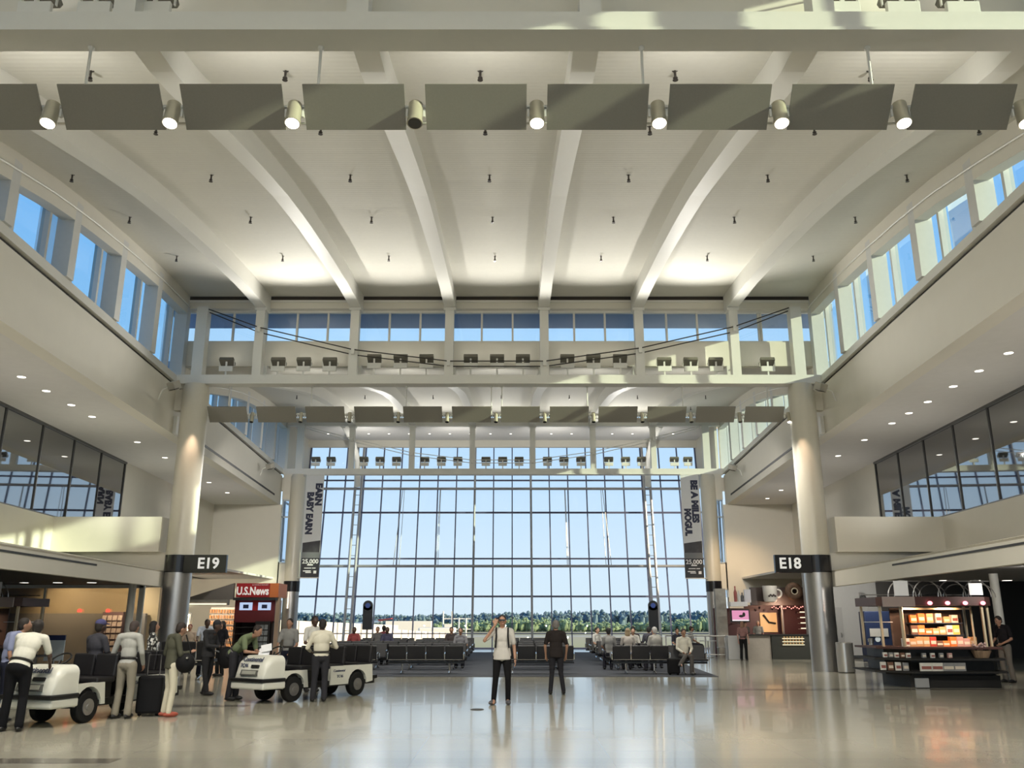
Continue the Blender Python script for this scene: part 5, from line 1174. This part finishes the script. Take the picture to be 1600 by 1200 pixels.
white_c = (.60, .59, .54); khaki = (.26, .235, .185); blackc = (.009, .009, .010); navyc = (.018, .02, .035)
# the two men in the middle of the hall
t, J, hp = person('man in a pale grey tee shirt standing with a phone at his ear', (-.20, 18.4, 0), .0, 1.74, 'tan', (.02, .015, .012), (.50, .48, .44), blackc, (.08, .08, .09), near=True, vox=.009, build=1.12,
    P=dict(LE=(-.36, -.06, 1.24), LW=(-.15, -.10, 1.54), LD=(.25, .05, 1), LP=(1, 0, .2), RE=(.245, .02, 1.12), RW=(.265, -.06, .88), RK=(.12, -.05, .50), LK=(-.13, -.02, .5), LA=(-.17, .0, .09), RA=(.12, .02, .09), LF=(-.5, -1, 0), RF=(.1, -1, 0), che=(0, -.0, 1.30)), untuck=.1)
straps(t, J, blk)
MB().ball((.0, .17, 1.22), (.15, .09, .22), 14, 10).build('backpack', blk, t, smooth=True)
ph = MB().box(-.012, .012, -.03, .03, -.06, .06).build('mobile_phone', mat('phone_black', (.015, .015, .018), .3), bevel=.004); ph.location = (-.20-.118, 18.4-.06, 1.64*.994); ph.rotation_euler = (.1, .25, 0); tag(ph, 'dark mobile phone held to the ear of the man in the pale tee shirt', 'phone')
MB().box(-.065, .065, -.005, .005, -.018, .018, Matrix.Translation(hp(0, -.103, .012))).build('glasses', mat('sunglass_black', (.02, .02, .02), .15), t)
MB().torus(J['RW'], .032, .008, Matrix.Rotation(.1, 4, 'X')).build('wrist_watch', blackf, t)
person('grey haired man in black seen from behind in the middle of the hall', (1.02, 20.9, 0), PI, 1.64, 'tan', (.14, .13, .12), (.022, .018, .017), (.020, .020, .024), blackc, near=False, build=1.08,
    P=dict(LE=(-.27, -.02, 1.13), RE=(.27, -.02, 1.13), LW=(-.25, -.12, .92), RW=(.25, -.12, .92), LA=(-.17, .0, .09), RA=(.15, .03, .09)), vox=.012, untuck=.1)
# left side
person('man in a white shirt and black trousers leaning at the left edge', (-7.62, 14.05, 0), PI+.25, 1.72, 'dark', (.02, .015, .012), (.66, .65, .56), (.012, .012, .014), blackc, near=True, build=1.12, vox=.012,
    P=dict(pel=(0, .02, .95), che=(-.05, -.12, 1.28), nek=(-.09, -.2, 1.42), hed=(-.12, -.28, 1.55), LS=(-.27, -.18, 1.37), RS=(.10, -.16, 1.40), LE=(-.36, -.24, 1.10), RE=(.16, -.36, 1.14), LW=(-.34, -.42, .95), RW=(.10, -.55, 1.02), LA=(-.12, .05, .09), RA=(.14, -.05, .09)))
person('person in a pale blue top with dark hair leaning in at the very left edge', (-8.5, 15.3, 0), 2.2, 1.70, 'tan', (.02, .012, .012), (.25, .28, .42), navyc, P=dict(nek=(0, -.12, 1.45), hed=(0, -.18, 1.60)))
person('person in dark clothes with a navy cap seated on the left cart', (-7.35, 16.05, .22), 2.7, 1.72, 'dark', (.02, .015, .015), (.05, .05, .06), navyc, seated=True, seat_z=.50, hat=(.06, .06, .16))
t, J, hp = person('man in a pale long sleeved shirt and khaki trousers seen from behind', (-6.72, 15.85, 0), PI-.1, 1.66, 'tan', (.05, .035, .03), (.40, .40, .37), khaki, blackc, sleeve='long', near=True, vox=.012,
    P=dict(LE=(-.26, .0, 1.14), RE=(.30, -.02, 1.13), LW=(-.22, -.16, .93), RW=(.30, -.08, .86), che=(0, -.03, 1.30), nek=(0, -.05, 1.46), hed=(0, -.12, 1.59), RD=(0, -.3, -1)), head_pitch=.25)
pp = MB().hexa([(-.08, 0, -.06), (.06, .01, -.10), (.09, .02, .05), (-.05, 0, .09)], [(-.08, .003, -.06), (.06, .013, -.10), (.09, .023, .05), (-.05, .003, .09)]).build('paper', wht); pp.location = (-7.10, 15.93, .74); tag(pp, 'folded white paper in the hand of the man in khaki trousers', 'paper')
pat = mat('black_white_print', (.35, .35, .35), .8)
def prt():
    n = pat.node_tree; b = n.nodes['Principled BSDF']; vv = n.nodes.new('ShaderNodeTexVoronoi'); vv.inputs['Scale'].default_value = 16; r = n.nodes.new('ShaderNodeValToRGB'); tt = n.nodes.new('ShaderNodeTexCoord')
    r.color_ramp.interpolation = 'CONSTANT'; r.color_ramp.elements[0].color = (.7, .7, .66, 1); r.color_ramp.elements[1].color = (.02, .02, .02, 1); r.color_ramp.elements[1].position = .42
    n.links.new(tt.outputs['Object'], vv.inputs[0]); n.links.new(vv.outputs['Distance'], r.inputs[0]); n.links.new(r.outputs[0], b.inputs['Base Color'])
prt()
person('woman with long black hair in a black and white patterned top', (-7.5, 18.8, 0), 1.9, 1.62, 'tan', (.01, .008, .008), (.35, .35, .35), (.02, .02, .02), sleeve='long', hairstyle='long', shirt_mat=pat, untuck=.1)
t, J, hp = person('woman in a dark olive jacket and cream trousers with a black shoulder bag', (-6.05, 16.15, 0), 2.3, 1.64, 'tan', (.02, .013, .010), (.085, .085, .06), (.62, .58, .45), (.35, .07, .04), sleeve='long', near=True, vox=.012, untuck=.15,
    P=dict(nek=(0, -.06, 1.45), hed=(0, -.12, 1.58), LE=(-.25, -.05, 1.12), LW=(-.1, -.28, 1.15), RE=(.27, .04, 1.12), RW=(.22, -.14, .98)), head_pitch=.3)
bg_ = thing('shoulder_bag', 'black shoulder bag carried by the woman in cream trousers', 'bag', (-5.78, 16.05, .72))
MB().ball((0, 0, .18), (.17, .10, .17), 14, 10).build('pouch', blk, bg_, smooth=True); MB().tube([(-.1, 0, .3), (-.13, -.02, .62), (-.03, 0, .66), (.1, 0, .3)], .012, 6).build('strap', blk, bg_)
MB().ball((.06, -.1, .27), .022, 8, 6).build('buckle', chrome, bg_)
person('man in dark clothes and cap carrying a black bag between the carts', (-6.95, 20.7, 0), 1.35, 1.68, 'dark', (.012, .01, .01), (.035, .035, .037), (.028, .028, .03), blackc, sleeve='long', build=1.15, hat=(.02, .02, .025), near=False, vox=.013, untuck=.1,
    P=dict(nek=(0, -.12, 1.44), hed=(0, -.18, 1.58), LE=(-.24, -.1, 1.12), RE=(.24, -.1, 1.12), LW=(-.15, -.35, 1.1), RW=(.2, -.3, .95), LA=(-.1, -.1, .09), RA=(.1, .1, .09)))
bg_ = thing('shoulder_bag', 'black shoulder bag held by the man in dark clothes and cap', 'bag', (-6.45, 20.45, .62)); MB().ball((0, 0, .2), (.20, .12, .24), 14, 10).build('pouch', blk, bg_, smooth=True); MB().tube([(-.15, 0, .36), (-.12, 0, .62), (.0, 0, .68), (.12, 0, .36)], .012, 6).build('strap', blk, bg_)
t, J, hp = person('man in a green shirt bending over papers beside the right hand cart', (-5.90, 19.35, 0), 1.25, 1.74, 'tan', (.02, .014, .01), (.17, .21, .12), (.03, .03, .035), blackc, near=True, vox=.012, sleeve='short',
    P=dict(pel=(0, .08, .94), che=(0, -.20, 1.22), nek=(0, -.36, 1.33), hed=(0, -.50, 1.42), LS=(-.18, -.30, 1.28), RS=(.18, -.30, 1.28), LE=(-.2, -.36, 1.0), RE=(.2, -.36, 1.0), LW=(-.1, -.56, .98), RW=(.08, -.56, .98)), head_pitch=.45)
for i, (dx, dz, r_) in enumerate(((0, 0, .1), (.04, .09, -.2))):
    q = MB().box(-.11, .11, -.004, .004, -.08, .08).build('paper', wht); q.location = (-5.22+dx, 19.05, .98+dz); q.rotation_euler = (-.5, r_, .1); tag(q, '%s white sheet held by the bending man in the green shirt' % ('lower', 'upper')[i], 'paper')
person('boy in a grey tee shirt standing behind the seats of the right hand cart', (-5.5, 22.2, 0), -.1, 1.68, 'tan', (.015, .012, .01), (.24, .24, .23), navyc, P=dict(LE=(-.25, -.08, 1.1), RE=(.25, -.08, 1.1), LW=(-.18, -.25, .95), RW=(.18, -.25, .95)))
t, J, hp = person('man in a white tee shirt with a black bag strap behind the right hand cart', (-4.75, 21.6, 0), .6, 1.74, 'dark', (.012, .01, .01), white_c, navyc, vox=.013, P=dict(LE=(-.25, -.08, 1.12), LW=(-.05, -.28, 1.1)))
straps(t, J, blk, False)
t, J, hp = person('stocky man in a cream shirt seen from behind beside the right hand cart', (-4.02, 19.05, 0), PI+.35, 1.66, 'dark', (.012, .01, .01), (.62, .59, .48), (.03, .03, .033), blackc, sleeve='long', build=1.18, near=True, vox=.012,
    P=dict(LE=(-.34, -.06, 1.14), LW=(-.26, -.32, 1.16), RE=(.30, -.04, 1.13), RW=(.20, -.28, 1.05), LA=(-.11, .04, .09), RA=(.13, -.02, .09)))
# people near the shop on the left
person('shop customer in a pale blue shirt leaning on the black bench', (-9.3, 27.3, 0), .5, 1.72, 'dark', (.01, .01, .01), (.50, .54, .62), navyc, P=dict(nek=(0, -.1, 1.44), hed=(0, -.16, 1.58), LE=(-.26, -.15, 1.15), LW=(-.3, -.4, 1.1), RE=(.26, -.15, 1.15), RW=(.2, -.4, 1.1)))
person('small figure in a plaid top beside the left near column by the bright shop', (-10.4, 29.0, 0), .3, 1.52, 'tan', (.12, .02, .02), (.40, .32, .25), navyc)
person('woman in black with a blue bag before the orange packets', (-8.9, 27.6, 0), -.6, 1.62, 'tan', (.01, .01, .01), (.02, .02, .025), (.02, .02, .02), hairstyle='long')
o = MB().box(-.1, .1, -.05, .05, 0, .28).build('handbag', mat('bag_blue', (.05, .22, .42), .5), bevel=.03); o.location = (-8.74, 27.42, .54); tag(o, 'bright blue handbag on the arm of the woman in black', 'bag')
# seated passengers
def sit(label, x, y, rz, **kw): return person(label, (x, y, .012), rz, kw.pop('h', 1.70), seated=True, seat_z=.46, **kw)
t, J, hp = sit('seated person in a cream sweater with crossed legs facing the camera', 5.42, 28.42, .1, skin='tan', hair=(.03, .02, .015), shirt=(.62, .60, .52), trousers=(.09, .085, .08), shoe=(.06, .06, .06), sleeve='long', near=True, vox=.012, build=1.1,
    P=dict(LK=(-.10, -.42, .56), LA=(-.30, -.52, .34), RK=(.10, -.44, .55), RA=(.06, -.5, .09), LF=(-.6, -1, .2)), head_pitch=.3)
mkw = dict(group=None)
sit('passenger in a dark cap and grey shirt seated in the right block', 3.3, 30.75, PI, hat=(.02, .02, .02), shirt=(.30, .30, .29), skin='tan', hair=(.02, .02, .02))
sit('blonde passenger in a pale top seated in the right block', 3.95, 30.75, PI, hair=(.33, .25, .15), shirt=(.50, .46, .42), hairstyle='long')
sit('white haired passenger in a grey shirt seated in the right block', 4.75, 30.0, PI+.3, hair=(.55, .54, .52), shirt=(.42, .41, .38), build=1.15, h=1.78)
sit('passenger with short black hair and white shirt behind the blonde passenger', 4.35, 32.35, 0, hair=(.01, .01, .01), shirt=(.55, .54, .5))
sit('passenger in a dark top seated third row of the right block', 5.1, 32.4, .1, hair=(.02, .015, .01), shirt=(.03, .03, .035))
sit('dark haired passenger in the fourth row of the right block, left one', 4.6, 34.2, PI, hair=(.01, .01, .01), shirt=(.06, .05, .05), h=1.78)
sit('dark haired passenger in the fourth row of the right block, right one', 5.2, 34.2, PI, hair=(.02, .02, .02), shirt=(.08, .08, .1), skin='tan', h=1.75)
sit('passenger in a white shirt seated sideways left end of the right block', 3.35, 35.3, .8, hair=(.02, .02, .02), shirt=(.55, .55, .52), trousers=blackc)
person('waiting passenger in a black jacket standing behind the right block', (6.8, 37.0, 0), .2, 1.62, 'tan', (.02, .015, .01), (.03, .03, .04), navyc, seated=True, seat_z=.46)
sit('cafe customer in a grey top at the table behind the railing', 8.3, 41.55, 1.6, hair=(.03, .02, .02), shirt=(.30, .30, .30), skin='tan')
sit('passenger in a dark blue top seated in the left block, nearest the aisle', -4.9, 35.3, 0, hair=(.015, .012, .01), shirt=(.06, .06, .10), skin='dark')
sit('passenger with black hair seated in the left block left of the totem sign', -6.2, 35.3, 0, hair=(.01, .01, .01), shirt=(.25, .06, .06), skin='dark')
sit('passenger in grey seated in the left block, sixth row', -5.6, 37.45, 0, hair=(.02, .015, .01), shirt=(.12, .12, .12), skin='tan')
sit('passenger in maroon seated alone in the left block, farther row', -5.5, 38.6, PI, hair=(.015, .01, .01), shirt=(.14, .04, .05), skin='dark', h=1.78)
sit('passenger in a grey tee shirt seated at the aisle end of the centre left block', -1.85, 32.35, 0, hair=(.02, .015, .01), shirt=(.22, .22, .24), skin='tan')
sit('dark haired passenger seated farther back in the centre left block', -2.4, 35.6, 0, hair=(.015, .012, .01), shirt=(.06, .05, .05), skin='tan')
sit('passenger in a pink top seated beyond the man in black', 1.55, 32.35, 0, hair=(.03, .02, .015), shirt=(.40, .26, .22), skin='pink')
person('woman with long fair hair in a rose top at the coffee shop corner', (9.85, 38.4, 0), 2.6, 1.60, 'pink', (.20, .11, .07), (.22, .12, .11), blackc, hairstyle='long')
person('barista in a dark apron behind the coffee counter by the menu board', (10.7, 41.2, 0), .3, 1.60, 'tan', (.08, .05, .04), (.10, .09, .08), blackc)
person('customer in pale clothes behind the coffee counter', (11.4, 41.6, 0), -.4, 1.62, 'tan', (.25, .22, .18), (.22, .22, .20), blackc)
person('man in a black tee shirt standing at the right edge beside the post', (13.5, 24.75, 0), -1.2, 1.78, 'tan', (.02, .015, .012), (.014, .013, .015), (.16, .15, .13), blackc, near=True, vox=.012, head_pitch=.3,
    P=dict(nek=(0, -.05, 1.46), hed=(0, -.10, 1.60), LE=(-.25, .0, 1.12), RE=(.25, .0, 1.12), LW=(-.12, -.24, 1.05), RW=(.14, -.24, 1.0)))
